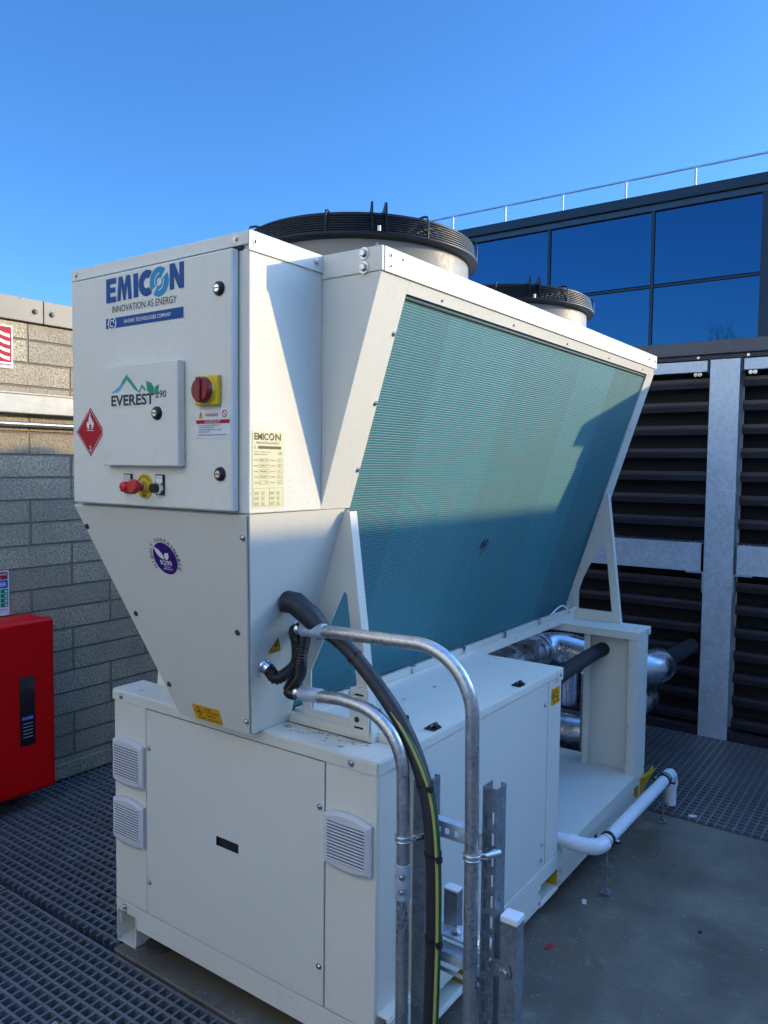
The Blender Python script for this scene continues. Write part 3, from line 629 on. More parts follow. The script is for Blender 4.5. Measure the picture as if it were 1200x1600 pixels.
# ---- far post and header box
fp = MB(); fp.box(.875, .885, 2.04, 2.16, .170, .815); fp.box(.875, .905, 2.02, 2.028, .170, .815); fp.box(1.095, XE, 2.012, 2.022, .170, .815); fp.box(XE-.006, XE, 2.022, 2.165, .170, .815); fp.box(.885, 1.10, 2.075, 2.085, .170, .815)
fp.box(1.085, 1.092, 2.03, 2.10, .17, .815); fp.box(.9, XE-.006, 2.150, 2.162, .17, .815)
post = fp.build('far_post', 'panel_paint_dry', ch, .001)
hb = MB().box(.30, XE+.002, 2.002, 2.20, .815, H1); hdr = hb.build('header_beam', 'panel_paint', ch, .002)
bolt(hdr, (XE+.002, 2.15, .835), EX, .006); bolt(hdr, (1.10, 2.10, H1), EZ, .004)
for z_ in (.70, .40, .23): bolt(post, (1.102, 2.012, z_), NF, .0045)
# ---- coil bottom beam and drip rail
bb = MB(); bb.box(.705, .772, .125, 2.165, .850, .889); bb.box(.66, .705, .125, 2.165, .853, .872)
beam = bb.build('bottom_beam', 'panel_paint', ch, .0015)
dp = MB(); dp.prism([(.735, .13, .8905), (.772, .13, .8905), (.775, .13, .915), (.771, .13, .915), (.766, .13, .897), (.735, .13, .897)], (0, 2.03, 0)); dpr = dp.build('drip_rail', 'panel_paint_dry', ch)
MB().tube([(.758, .2, .904), (.756, 1.2, .906), (.758, 2.0, .904)], .004, 8).build('sensor_tube', 'bolt_steel', dpr)
for i in range(6):
    y_ = .30+i*.35; m_ = MB().box(.745, .779, y_, y_+.022, .9152, .918); m_.box(.776, .779, y_, y_+.022, .893, .917); m_.build('clip', 'bright_zinc', dpr)
    bolt(beam, (.772, y_+.12, .872), EX, .004)
m_ = MB().tube(smooth_path([(.76, 1.86, .905), (.765, 1.93, .93), (.77, 1.99, .94), (.775, 2.05, .915), (.78, 2.08, .90)]), .004, 8); m_.build('sensor_cable', 'white_cap', dpr)
# ---- V body: end panels, coil frames, coils
ZT, ZF = 2.095, 2.157; ZB = .889; YN, YF, YE = .127, 2.185, 2.285
endp = []
for y0, y1, nm in ((.0, .012, 'near'), (YE-.012, YE, 'far')):
    pts = [(cx(ZB), y0, ZB), (cx(ZT), y0, ZT), (mx(cx(ZT)), y0, ZT), (mx(cx(ZB)), y0, ZB)]
    yy0 = .012 if nm == 'near' else y0
    endp.append(MB().prism([(p_[0]-(.0108 if p_[0] > .55 else -.0108), y0-.002 if nm == 'far' else .0008, p_[2]) for p_ in pts], (0, .011, 0)).build('end_panel', 'panel_paint', ch))
nb_ = MB()
t_ = .004
nb_.prism([(1.10, -.003, ZT+.001), (1.10, -.003, ZF), (0, -.003, ZF), (0, -.003, ZT+.001)], (0, .010, 0))
nb_.box(1.092, 1.102, .007, YE, ZT, ZF); nb_.box(-.002, .008, .007, YE, ZT, ZF); nb_.box(0, 1.1, YE-.008, YE, ZT, ZF); nb_.box(.008, 1.092, .007, YE-.008, ZF-.010, ZF-.001)
tbm = nb_.build('top_frame', 'panel_paint', ch, .0015)
for z_ in (2.108, 2.143): bolt(tbm, (1.045, -.003, z_), NF, .0105)
for y_, z_ in ((.035, 2.138), (.035, 2.112), (.09, 2.140)): bolt(tbm, (1.102, y_, z_), EX, .0055)
for y_ in (2.16, 2.25): bolt(tbm, (1.102, y_, 2.13), EX, .005)
ns = V((math.cos(math.atan(SL)), 0, -math.sin(math.atan(SL))))        # outward normal of the sunny coil
def on(y, z, d=0): return V((cx(z), y, z))+ns*d
def frame_side(s_):
    def tr_(p_): return (p_.x, p_.y, p_.z) if s_ > 0 else (mx(p_.x), p_.y, p_.z)
    m_ = MB()
    def strip(loop):
        a = [V(tr_(on(y, z))) for y, z in loop]; nn = ns*-.010 if s_ > 0 else V((-ns.x, 0, ns.z))*-.010
        m_.prism(a, nn)
    zc = 2.062
    strip([(.0, 1.494), (YN, 1.494), (YN, zc), (YN, ZT), (.0, ZT)]) if s_ > 0 else strip([(.0, ZB), (YN, ZB), (YN, ZT), (.0, ZT)])
    strip([(YN+.0002, zc), (YE-.0002, zc), (YE-.0002, ZT), (YN+.0002, ZT)])
    strip([(YF, ZB), (YE, ZB), (YE, zc-.0003), (YF, zc-.0003)])
    return m_.build('coil_frame', 'panel_paint', ch, .0008)
cf = frame_side(1); frame_side(-1)
for y_, z_ in ((.118, 1.96), (.118, 1.78), (.118, 1.60)): bolt(cf, on(y_, z_, 0), ns, .005, 'bolt_steel')
for i in range(5): bolt(cf, on(.30+.45*i, 2.075, 0), ns, .0035)
for z_ in (1.98, 1.80, 1.62, 1.45, 1.2, 1.05): bolt(cf, on(2.215, z_), ns, .004)
bolt(cf, on(2.27, 2.085), ns, .004)
def coil(s_):
    m_ = MB(); d0, d1 = -.007, -.045
    P_ = [on(YN-.01, ZB+.002, d0), on(YF+.01, ZB+.002, d0), on(YF+.01, 2.075, d0), on(YN-.01, 2.075, d0)]
    nn = ns*(d1-d0)
    if s_ < 0: P_ = [V((mx(p_.x), p_.y, p_.z)) for p_ in P_]; nn = V((-ns.x, 0, ns.z))*(d1-d0)
    m_.prism(P_, nn); return m_.build('coil', 'coil_fins', ch)
co = coil(1); coil(-1)
# scuffed fins
sc = MB(); rr = random.Random(3)
for k_ in range(11):
    y_ = 1.03+rr.uniform(-.022, .034); z_ = 1.292+rr.uniform(-.026, .022); l = rr.uniform(.018, .036)
    P_ = [on(y_, z_, -.0062), on(y_+.006, z_+.002, -.0062), on(y_+.012+l*.4, z_+l, -.0062), on(y_+.007+l*.4, z_+l*1.05, -.0062)]; sc.add(P_, [(0, 1, 2, 3)])
sc.build('bent_fins', 'mark_black', co)
# ---- lower hopper under the control cabinet
A1 = (.907, -.266, 1.493); A0 = (.697, -.050, H1+.001)
def hp(x, t): return V((x, -.266+.216*t, 1.493-.639*t))              # point on its sloping front
hn = V((0, -.639, -.216)).normalized()
m_ = MB()
yb_ = .105
m_.add([(.907, -.264, 1.492), (.699, -.048, H1+.002), (.699, yb_, H1+.002), (.9045, yb_, 1.493), (.9045, 0, 1.493),
        (.193, -.264, 1.492), (.401, -.048, H1+.002), (.401, yb_, H1+.002), (.1955, yb_, 1.493), (.1955, 0, 1.493)],
       [(0, 1, 2, 3, 4), (5, 9, 8, 7, 6), (1, 6, 7, 2), (3, 2, 7, 8), (0, 4, 9, 5), (0, 5, 6, 1), (4, 3, 8, 9)])
hop = m_.build('lower_hopper', 'panel_paint', ch)
q_ = [hp(.199, .004), hp(.901, .004), hp(.696, .995), hp(.404, .995)]
hf = MB().prism(q_, hn*.006).build('hopper_front_plate', 'panel_paint_dry', ch, .0015)
for x_, t_ in ((.872, .09), (.762, .50), (.70, .93), (.228, .10), (.335, .50), (.392, .84)):
    bolt(hf, hp(x_ if x_ > .5 else x_+.004, t_)+hn*.006, hn, .006, 'bolt_steel' if t_ in (.09, .93) else 'ink_grey')
ex_, ez_ = EX, V((0, -.216, .639)).normalized()
gas_sticker(hf, hp(.478, .988)+hn*.0066, EX, ez_, .116, .052)
# purple roundel
def on_h(x, z): 
    t = (1.493-z)/.639; return hp(x, t)+hn*.0066
rd = MB(); oc = on_h(.550, 1.358); poly(rd, ell(0, 0, .047), oc, EX, ez_, .0005); rd = rd.build('refrigerant_roundel', 'ink_purple', hf)
oc = oc+hn*.001; wm = MB()
poly(wm, [(-.036, .034), (-.018, .026), (-.006, .012), (-.003, -.002), (-.010, -.002), (-.022, .004), (-.031, .016)], oc, EX, ez_)
poly(wm, [(.020, .018), (.004, .016), (-.001, .008), (.001, -.002), (.010, -.003), (.017, .005)], oc, EX, ez_)
text(wm, 'R290', oc+EX*.0-ez_*.019, EX, ez_, .0135, .046, .02, 'C'); text(wm, 'NATURAL', oc-ez_*.0265+EX*.002, EX, ez_, .0045, .027, .01, 'C'); text(wm, 'REFRIGERANT', oc-ez_*.0335+EX*.002, EX, ez_, .0045, .038, .01, 'C')
wm.build('white_lettering', 'ink_white', rd)
am = MB(); tx = 'HIGHLY SUSTAINABLE'; tot = math.radians(250)
for i, c_ in enumerate(tx):
    if c_ == ' ': continue
    a = math.radians(90)+tot/2-tot*(i+.5)/len(tx); rad = V((0, 0, 0))+EX*math.cos(a)+ez_*math.sin(a); tan = EX*math.sin(a)-ez_*math.cos(a)
    text(am, c_, oc+rad*.0508, tan, rad, .0108, None, .02, 'C')
am.build('arc_lettering', 'ink_purple', rd)
# electric hazard triangle on the side
def on_s(y, z, d=.0008): return on(y, z, d)
es = V((SL, 0, 1)).normalized()
tm_ = MB(); oc = on_s(-.043, 1.115); poly(tm_, [(-.024, -.018), (.024, -.018), (.024, -.010), (0, .030), (-.024, -.010)], oc, EY, es, .0004); tri_ = tm_.build('voltage_sticker', 'ink_orange', hop)
k_ = MB(); oc = oc+ns*.001; poly(k_, [(.004, .018), (-.007, .003), (0, .003), (-.005, -.008), (.008, .006), (.001, .006), (.007, .018)], oc, EY, es)
for a, b in (((-.020, -.010), (0, .024)), ((0, .024), (.020, -.010)), ((.020, -.010), (-.020, -.010))):
    d_ = V((b[0]-a[0], b[1]-a[1], 0)).normalized(); nx_, nz_ = -d_.y*.0011, d_.x*.0011
    poly(k_, [(a[0]+nx_, a[1]+nz_), (b[0]+nx_, b[1]+nz_), (b[0]-nx_, b[1]-nz_), (a[0]-nx_, a[1]-nz_)], oc, EY, es)
text(k_, 'DANGER', oc-es*.0165, EY, es, .0042, .034, .01, 'C'); k_.build('lettering', 'ink_black', tri_)
# ---- control cabinet
CX0, CX1, CY, CZ0, CZ1 = .205, .907, -.266, 1.494, 2.118
cb = MB(); cb.box(CX0, CX1, CY, .0, CZ0, CZ1); cab = cb.build('control_cabinet', 'panel_paint', ch, .003)
ct = MB(); ct.prism([(.197, -.271, 2.126), (.197, -.271, 2.157), (.197, -.262, 2.160), (.197, -.005, 2.158), (.197, -.005, 2.119), (.197, -.262, 2.119), (.197, -.262, 2.126)], (CX1-.197+.002, 0, 0))
# side lip of the cover, folded down over the cabinet
ctop = ct.build('cabinet_top', 'panel_paint', ch, .0018)
ls = MB(); ls.box(CX1+.0022, CX1+.0042, -.270, -.004, 2.112, 2.156); lsd = ls.build('top_side_lip', 'panel_paint', ch)
for y_ in (-.248, -.030): bolt(lsd, (CX1+.0042, y_, 2.135), EX, .0062)
for x_ in (.222, .868): bolt(ctop, (x_, -.271, 2.142), NF, .0058)
MB().box(CX0+.02, CX1-.02, -.2685, -.2665, 2.1145, 2.126).build('door_gap', 'dark_gap', cab)
YD = -.292
DX0, DX1 = .231, .876
cd = MB().box(DX0, DX1, YD, -.2685, 1.499, 2.117); cdo = cd.build('cabinet_door', 'panel_paint', ch, .005, 3)
MB().box(DX0+.01, DX1-.01, -.2685, -.2662, 1.502, 2.114).build('door_seal', 'dark_gap', cab)
def lock(parent, x, z, y):
    m_ = MB(); m_.tube([(x, y, z), (x, y-.006, z), (x, y-.010, z)], [.0175, .0165, .012], 24); l = m_.build('lock', 'black_plastic', parent)
    return l, y-.0101
for x_, z_ in ((.835, 2.027), (.838, 1.588)):
    l, yy_ = lock(cdo, x_, z_, YD)
    # bright cam insert with a dark slot, kept on the lock itself
    MB().tube([(x_, yy_, z_), (x_, yy_-.0012, z_)], .0085, 20).build('lock_insert', 'bright_zinc', cdo)
    MB().box(x_-.0095, x_+.0095, yy_-.0018, yy_-.0010, z_-.0012, z_+.0012).build('lock_slot', 'black_plastic', cdo)
# logo block
def P2(x, z, e=.0007): return V((x, YD-e, z))
lg = MB(); hh = .070; xl0 = .393
z0_ = 2.039
def letter(mb, polys, x0, z0, w, h, y_e=.0007):
    for i_, p_ in enumerate(polys): poly(mb, [(x0+a*w, z0+b*h) for a, b in p_], (0, YD-y_e-.00012*i_, 0), EX, EZ)
E_ = [[(0, 0), (.42, 0), (.42, 1), (0, 1)], [(.42, .76), (1, .76), (1, 1), (.42, 1)], [(.42, .40), (.92, .40), (.92, .62), (.42, .62)], [(.42, 0), (1, 0), (1, .24), (.42, .24)]]
M_ = [[(0, 0), (.24, 0), (.30, .62), (.30, 1), (.10, 1)], [(1, 0), (.76, 0), (.70, .62), (.70, 1), (.90, 1)], [(.30, 1), (.30, .60), (.42, .0), (.5, .0), (.5, .60), (.37, 1)], [(.70, 1), (.70, .60), (.58, .0), (.5, .0), (.5, .60), (.63, 1)]]
I_ = [[(0, 0), (1, 0), (1, 1), (0, 1)]]
N_ = [[(0, 0), (.32, 0), (.32, 1), (0, 1)], [(.68, 0), (1, 0), (1, 1), (.68, 1)], [(.0, 1), (.36, 1), (1, 0), (.64, 0)]]
letter(lg, E_, .394, 2.040, .044, hh-.006); letter(lg, M_, .442, 2.041, .062, hh-.007); letter(lg, I_, .511, 2.042, .020, hh-.008)
ring2(lg, .566, 2.0735, .013, .0335, (0, YD-.0007, 0), EX, EZ, 24, math.radians(52), math.radians(308))
letter(lg, N_, .655, 2.045, .054, hh-.006)
lgo = lg.build('maker_logo', 'logo_navy', cdo)
og = MB(); oc = (0, YD-.0007, 0)
ring2(og, .615, 2.071, .0095, .0375, oc, EX, EZ, 30, math.radians(52), math.radians(212)); ring2(og, .615, 2.071, .0095, .0375, oc, EX, EZ, 30, math.radians(232), math.radians(392))
og.build('logo_ring', 'logo_teal', lgo)
og = MB(); ring2(og, .619, 2.071, .020, .0225, (0, YD-.0012, 0), EX, EZ, 20, math.radians(95), math.radians(200)); ring2(og, .611, 2.071, .020, .0225, (0, YD-.0012, 0), EX, EZ, 20, math.radians(275), math.radians(380))
og.build('ring_highlight', 'white_label', lgo)
ig = MB(); text(ig, 'INNOVATION AS ENERGY', P2(.420, 2.012), EX, EZ, .0185, .262, .004); ig.build('slogan', 'ink_grey', lgo)
br = MB(); poly(br, [(.392, 1.972), (.707, 1.972), (.707, 1.999), (.392, 1.999)], (0, YD-.0007, 0), EX, EZ); bro = br.build('company_bar', 'logo_navy', cdo)
bt = MB(); text(bt, 'AN ENEX TECHNOLOGIES COMPANY', P2(.470, 1.981, .0013), EX, EZ, .0095, .190, .006)
ring2(bt, .419, 1.985, .0145, .0185, (0, YD-.0013, 0), EX, EZ, 24, math.radians(30), math.radians(200)); ring2(bt, .419, 1.985, .0145, .0185, (0, YD-.0013, 0), EX, EZ, 24, math.radians(210), math.radians(380)); ring2(bt, .419, 1.985, .007, .010, (0, YD-.0013, 0), EX, EZ, 20, math.radians(0), math.radians(300))
bt.build('lettering', 'ink_white', bro)
# flammable diamond
dm = MB(); poly(dm, [(.250, 1.698), (.316, 1.630), (.380, 1.697), (.317, 1.764)], (0, YD-.0005, 0), EX, EZ, .0004); dmo = dm.build('flammable_diamond', 'button_red', cdo); dmo.data.materials[0] = M['ink_red']
fl = MB(); flame(fl, .316, 1.705, .040, (0, YD-.0015, 0), EX, EZ); poly(fl, [(.300, 1.7005), (.332, 1.7005), (.332, 1.7025), (.300, 1.7025)], (0, YD-.0015, 0), EX, EZ); text(fl, '2', P2(.316, 1.645, .0015), EX, EZ, .014, None, .02, 'C')
inn = [(.256, 1.698), (.316, 1.636), (.374, 1.697), (.317, 1.758)]
for a, b in zip(inn, inn[1:]+inn[:1]):
    d_ = V((b[0]-a[0], b[1]-a[1], 0)).normalized(); nx_, nz_ = -d_.y*.0006, d_.x*.0006
    poly(fl, [(a[0]+nx_, a[1]+nz_), (b[0]+nx_, b[1]+nz_), (b[0]-nx_, b[1]-nz_), (a[0]-nx_, a[1]-nz_)], (0, YD-.0015, 0), EX, EZ)
fl.build('symbols', 'ink_white', dmo)
# hatch
HX0, HX1, HZ0, HZ1, YH = .404, .712, 1.605, 1.867, -.316
ht = MB().box(HX0, HX1, YH, YD-.001, HZ0, HZ1); hat = ht.build('display_hatch', 'panel_paint', ch, .003)
for z_ in (HZ0+.020, HZ1-.075): MB().tube([(HX0-.003, YH+.012, z_), (HX0-.003, YH+.012, z_+.050)], .0035, 10).build('hinge', 'bright_zinc', hat)
l, yy_ = lock(hat, .635, 1.738, YH)
MB().tube([(.635, yy_, 1.738), (.635, yy_-.0012, 1.738)], .0085, 20).build('lock_insert', 'bright_zinc', hat)
MB().box(.6255, .6445, yy_-.0018, yy_-.0010, 1.7368, 1.7392).build('lock_slot', 'black_plastic', hat)
tg = MB(); text(tg, 'EVEREST', (.446, YH-.0007, 1.7625), EX, EZ, .0265, .176, .03); text(tg, '290', (.628, YH-.0007, 1.777), EX, EZ, .0175, .042, .012); tg.build('product_lettering', 'ink_grey', hat)
mt_ = MB(); poly(mt_, [(.446, 1.797), (.462, 1.803), (.481, 1.813), (.512, 1.842), (.512, 1.829), (.484, 1.803), (.470, 1.796), (.462, 1.801), (.455, 1.795)], (0, YH-.0007, 0), EX, EZ); mt_.build('blue_slope', 'sky_blue_ink', hat)
mt_ = MB(); poly(mt_, [(.490, 1.8215), (.512, 1.842), (.545, 1.813), (.562, 1.796), (.557, 1.795), (.542, 1.803), (.512, 1.829), (.497, 1.8155)], (0, YH-.0009, 0), EX, EZ); poly(mt_, [(.562, 1.796), (.574, 1.814), (.586, 1.804), (.592, 1.796), (.583, 1.798), (.575, 1.806), (.565, 1.792), (.559, 1.792)], (0, YH-.0009, 0), EX, EZ); mt_.build('green_peaks', 'sea_green_ink', hat)
lf = MB(); poly(lf, [(.592, 1.821), (.612, 1.815), (.622, 1.803), (.620, 1.788), (.606, 1.788), (.595, 1.797)], (0, YH-.0011, 0), EX, EZ); poly(lf, [(.642, 1.811), (.627, 1.805), (.6235, 1.795), (.625, 1.784), (.634, 1.786), (.640, 1.797)], (0, YH-.0011, 0), EX, EZ); lf.build('leaves', 'leaf_green', hat)
# main rotary switch
sw = MB().box(.762, .842, YD-.014, YD-.0005, 1.752, 1.824); swo = sw.build('rotary_switch', 'yellow_plastic', ch, .004)
MB().tube([(.802, YD-.0135, 1.788), (.802, YD-.021, 1.788)], [.034, .032], 32).build('collar', 'yellow_plastic', swo)
MB().tube([(.802, YD-.021, 1.788), (.802, YD-.033, 1.788), (.802, YD-.036, 1.788)], [.0315, .030, .027], 32).build('knob', 'switch_red', swo)
MB().box(.7945, .8095, YD-.042, YD-.033, 1.759, 1.818).build('grip', 'switch_red', swo, .003)
# warning label
wl2 = MB(); poly(wl2, [(.752, 1.675), (.874-.003, 1.675), (.871, 1.745), (.752, 1.745)], (0, YD-.0005, 0), EX, EZ, .0004); wlo = wl2.build('warning_label', 'white_label', cdo)
rd_ = MB(); poly(rd_, [(.753, 1.7095), (.870, 1.7095), (.870, 1.7185), (.753, 1.7185)], (0, YD-.0015, 0), EX, EZ); text(rd_, 'WARNING!', (.809, YD-.0015, 1.7265), EX, EZ, .0075, .045, .006, 'C')
ring2(rd_, .853, 1.732, .0068, .0090, (0, YD-.0015, 0), EX, EZ, 24); poly(rd_, [(.8475, 1.7375), (.8492, 1.7388), (.8585, 1.7265), (.8568, 1.7252)], (0, YD-.0015, 0), EX, EZ); rd_.build('red_print', 'ink_red', wlo)
yt = MB(); poly(yt, [(.760, 1.7225), (.778, 1.7225), (.769, 1.740)], (0, YD-.0015, 0), EX, EZ); yt.build('triangle', 'yellow_plastic', wlo)
bp_ = MB(); poly(bp_, [(.7682, 1.7275), (.7698, 1.7275), (.7702, 1.736), (.7678, 1.736)], (0, YD-.0021, 0), EX, EZ); poly(bp_, [(.7682, 1.7245), (.7698, 1.7245), (.7698, 1.7262), (.7682, 1.7262)], (0, YD-.0021, 0), EX, EZ)
for i, (tx, wd) in enumerate((('ELECTRICAL EQUIPMENT: DISCONNECT THE', .075), ('SUPPLY BEFORE OPENING', .055), ('WAIT BEFORE REMOVING THE COVERS', .080), ('HAZARD OF SHOCK', .04))): text(bp_, tx, (.762, YD-.0015, 1.7035-.0052*i), EX, EZ, .0030, wd, .004)
text(bp_, 'DO NOT OPEN UNDER VOLTAGE, SEE MANUAL', (.811, YD-.0015, 1.6805), EX, EZ, .0036, .102, .008, 'C')
bp_.build('black_print', 'ink_black', wlo)
wp = MB(); text(wp, 'DO NOT REMOVE THE COVERS', (.811, YD-.0021, 1.7148), EX, EZ, .003, .058, .004, 'C'); text(wp, 'AUTHORISED PERSONS ONLY', (.811, YD-.0021, 1.7106), EX, EZ, .003, .052, .004, 'C'); wp.build('white_print', 'ink_white', wlo)
# push buttons
def plate_(x, z, nm, txt):
    m_ = MB().box(x-.016, x+.016, YD-.006, YD-.0003, z-.022, z+.031); o = m_.build(nm, 'black_plastic', ch, .0015)
    q = MB(); poly(q, [(x-.0125, z+.010), (x+.0125, z+.010), (x+.0125, z+.028), (x-.0125, z+.028)], (0, YD-.0066, 0), EX, EZ); q.build('legend', 'white_label', o)
    q = MB(); 
    for i, t2 in enumerate(txt): text(q, t2, (x, YD-.0073, z+.0205-.0075*i), EX, EZ, .0042, .018, .004, 'C')
    q.build('lettering', 'ink_black', o); return o
o = plate_(.486, 1.553, 'alarm_lamp', ('GENERAL', 'ALARM'))
MB().tube([(.486, YD-.006, 1.549), (.486, YD-.014, 1.549), (.486, YD-.022, 1.549), (.486, YD-.026, 1.549)], [.0145, .0145, .013, .007], 24).build('lens', 'lamp_red', o)
o = plate_(.617, 1.553, 'selector_switch', ('OFF   ON',))
MB().tube([(.617, YD-.006, 1.549), (.617, YD-.018, 1.549)], [.0155, .0150], 24).build('bezel', 'bright_zinc', o)
MB().tube([(.617, YD-.017, 1.549), (.617, YD-.030, 1.549)], [.0125, .0115], 24).build('knob', 'black_plastic', o)
em = MB().tube([(.553, YD-.0004, 1.552), (.553, YD-.0035, 1.552)], .032, 36); emo = em.build('emergency_stop', 'yellow_plastic', ch)
q = MB()
for i, c_ in enumerate('EMERGENCY'):
    a = math.radians(158-17*i); rad = EX*math.cos(a)+EZ*math.sin(a); tan = EX*math.sin(a)-EZ*math.cos(a); text(q, c_, V((.553, YD-.0042, 1.552))+rad*.0225, tan, rad, .0062, None, .02, 'C')
text(q, 'STOP', (.553, YD-.0042, 1.5245), EX, EZ, .0062, .017, .02, 'C'); q.build('lettering', 'ink_black', emo)
MB().tube([(.553, YD-.003, 1.552), (.553, YD-.016, 1.552)], .0155, 24).build('collar', 'bright_zinc', emo)
MB().tube([(.553, YD-.016, 1.552), (.553, YD-.030, 1.552), (.553, YD-.032, 1.552), (.553, YD-.041, 1.552), (.553, YD-.045, 1.552)], [.013, .014, .0190, .0190, .015], 32).build('mushroom_head', 'button_red', emo)
# rating plate on the cabinet side
rp = MB().box(.9074, .9080, -.256, -.146, 1.507, 1.694); rpo = rp.build('rating_plate', 'plate_label', cab)
q = MB(); X_ = .9084
def rpoly(pts): poly(q, pts, (X_, 0, 0), EY, EZ)
def rt(t_, y, z, h, w=None, b=.0): text(q, t_, (X_, y, z), EY, EZ, h, w, b)
rt('EMIC', -.250, 1.672, .0155, .048, .03); ring2(q, -.1905, 1.680, .0050, .0092, (X_, 0, 0), EY, EZ, 20, math.radians(50), math.radians(215)); ring2(q, -.1905, 1.680, .0050, .0092, (X_, 0, 0), EY, EZ, 20, math.radians(235), math.radians(395)); rt('N', -.178, 1.672, .0155, .020, .03)
rt('INNOVATION AS ENERGY', -.243, 1.662, .0055, .080, -.005); rpoly([(-.237, 1.650), (-.157, 1.650), (-.157, 1.657), (-.237, 1.657)]); rt('E', -.249, 1.650, .007)
rt('VIA A. VOLTA 49', -.250, 1.641, .003, .055); rt('MELDOLA ITALY', -.250, 1.635, .003, .045); rt('CE', -.167, 1.636, .008)
def frame_(y0, z0, y1, z1, t_=.0006):
    rpoly([(y0, z0), (y1, z0), (y1, z0+t_), (y0, z0+t_)]); rpoly([(y0, z1-t_), (y1, z1-t_), (y1, z1), (y0, z1)]); rpoly([(y0, z0), (y0+t_, z0), (y0+t_, z1), (y0, z1)]); rpoly([(y1-t_, z0), (y1, z0), (y1, z1), (y1-t_, z1)])
for i, (a, b) in enumerate((('MODEL', 'RAH 120'), ('SERIAL', '24017'), ('V/Ph/Hz', '400/3/50'), ('TYPE', 'R290'), ('MASS', '1  2'))):
    z_ = 1.618-.0135*i; rt(a, -.250, z_+.003, .0032, .012); frame_(-.235, z_, -.200, z_+.009); rt(b, -.230, z_+.003, .0035, .024, .01); rt('POWER kW', -.196, z_+.003, .003, .020); frame_(-.170, z_, -.152, z_+.009); rt('%d' % (23+i*7), -.166, z_+.003, .0035, .007, .01)
frame_(-.252, 1.512, -.199, 1.555, .0004); frame_(-.199, 1.512, -.150, 1.555, .0004)
for i in range(3):
    z_ = 1.543-.0125*i
    for y_ in (-.249, -.196): rt('FLUID', y_, z_, .003, .016); rt('MAX', y_, z_-.004, .003, .014); frame_(y_+.022, z_-.005, y_+.034, z_+.004, .0004); rt('8', y_+.026, z_-.003, .0045, .004, .02)
q.build('printing', 'ink_plate', rpo)
# ---- triangular braces
def brace(y0, y1, mirror=False, xr=1.006, plate=False):
    f_ = (lambda x: mx(x)) if mirror else (lambda x: x)
    za = 1.489; xa = cx(za)+.004; xl = .752; zl = 1.5+(xl-.906)/SL+.005
    out = [(xa-.006, za-.01), (xa+.004, za), (xa+.012, za-.004), (xr, H1+.001), (xl, H1+.001), (xl, zl)]
    # inner opening
    hole = [(xl+.032, H1+.052), (xr-.040, H1+.052), (xa+.008, 1.252), (xa+.001, 1.262), (xa-.008, 1.254), (xl+.032, zl-.004)]
    # ring made of quads between outline and opening
    O = [(xl, H1+.001), (xr, H1+.001), (xa+.012, za-.004), (xa+.004, za), (xa-.006, za-.01), (xl, zl)]
    m_ = MB(); n_ = 6; vs = []
    for (a, b) in O+hole: vs += [(f_(a), y0, b), (f_(a), y1, b)]
    for i in range(n_):
        j = (i+1) % n_; o0, o1, h0, h1 = 2*i, 2*j, 12+2*i, 12+2*j
        m_.add([vs[k] for k in (o0, o1, h1, h0, o0+1, o1+1, h1+1, h0+1)], [(0, 1, 2, 3), (7, 6, 5, 4), (0, 4, 5, 1), (3, 2, 6, 7)])
    o = m_.build('brace', 'panel_paint', ch)
    # folded outer flange
    m2 = MB(); a = V((f_(xa+.012), 0, za-.004)); b = V((f_(xr), 0, H1+.001)); d_ = (b-a).normalized(); n2 = V((-d_.z, 0, d_.x))*.003*(1 if not mirror else -1)
    m2.prism([(a.x, y0-.0005, a.z), (b.x, y0-.0005, b.z), (b.x+n2.x, y0-.0005, b.z+n2.z), (a.x+n2.x, y0-.0005, a.z+n2.z)], (0, .032, 0)); m2.build('flange', 'panel_paint', o)
    return o
YB_ = .105
br1 = brace(YB_, YB_+.004); brace(YB_, YB_+.004, True)
br2 = brace(2.165, 2.169, xr=.996); brace(2.165, 2.169, True, xr=.996)
for z_ in (1.02, 1.10, 1.30, 1.38): bolt(br2, (cx(z_)+.012, 2.165, z_), NF, .004)
m_ = MB(); m_.box(.699, .751, YB_-.002, YB_+.01, H1+.001, H1+.028); m_.prism([(.751, YB_-.004, H1+.001), (1.010, YB_-.004, H1+.001), (1.010, YB_-.004, H1+.027), (.751, YB_-.004, H1+.030)], (0, .004, 0)); m_.box(1.0065, 1.0105, YB_, YB_+.035, H1+.001, H1+.027)
m_.build('brace_shoe', 'panel_paint', ch)
m_ = MB().box(.393-.10, .40, YB_-.03, YB_+.03, H1+.001, H1+.012); m_.box(.293, .40, YB_+.02, YB_+.03, H1+.012, H1+.10); m_.build('brace_shoe', 'panel_paint', ch)
m_ = MB(); px0, px1, pz0, pz1, py = .938, 1.000, .872, 1.000, YB_-.012
def slot_plate(m_, x0, x1, z0, z1, y0, y1, holes):
    zs = sorted({z0, z1}|{h[2] for h in holes}|{h[3] for h in holes})
    for za_, zb_ in zip(zs, zs[1:]):
        hs_ = sorted([h for h in holes if h[2] <= za_ and h[3] >= zb_]); x = x0
        for h in hs_:
            if h[0] > x: m_.box(x, h[0], y0, y1, za_, zb_)
            x = h[1]
        if x < x1: m_.box(x, x1, y0, y1, za_, zb_)
slot_plate(m_, px0, px1, pz0, pz1, py, py+.005, [(px0+.014, px1-.016, pz1-.022, pz1-.015), (px0+.014, px1-.016, pz0+.014, pz0+.021)])
lp = m_.build('lifting_plate', 'panel_paint', ch)
MB().box(px0-.0, px1, py-.001, py, .90, .93) 
q = MB(); poly(q, [(px0+.036, .930), (px0+.058, .930), (px0+.058, .950), (px0+.036, .950)], (0, py-.0006, 0), EX, EZ); q.build('barcode_label', 'white_label', lp)
q = MB()
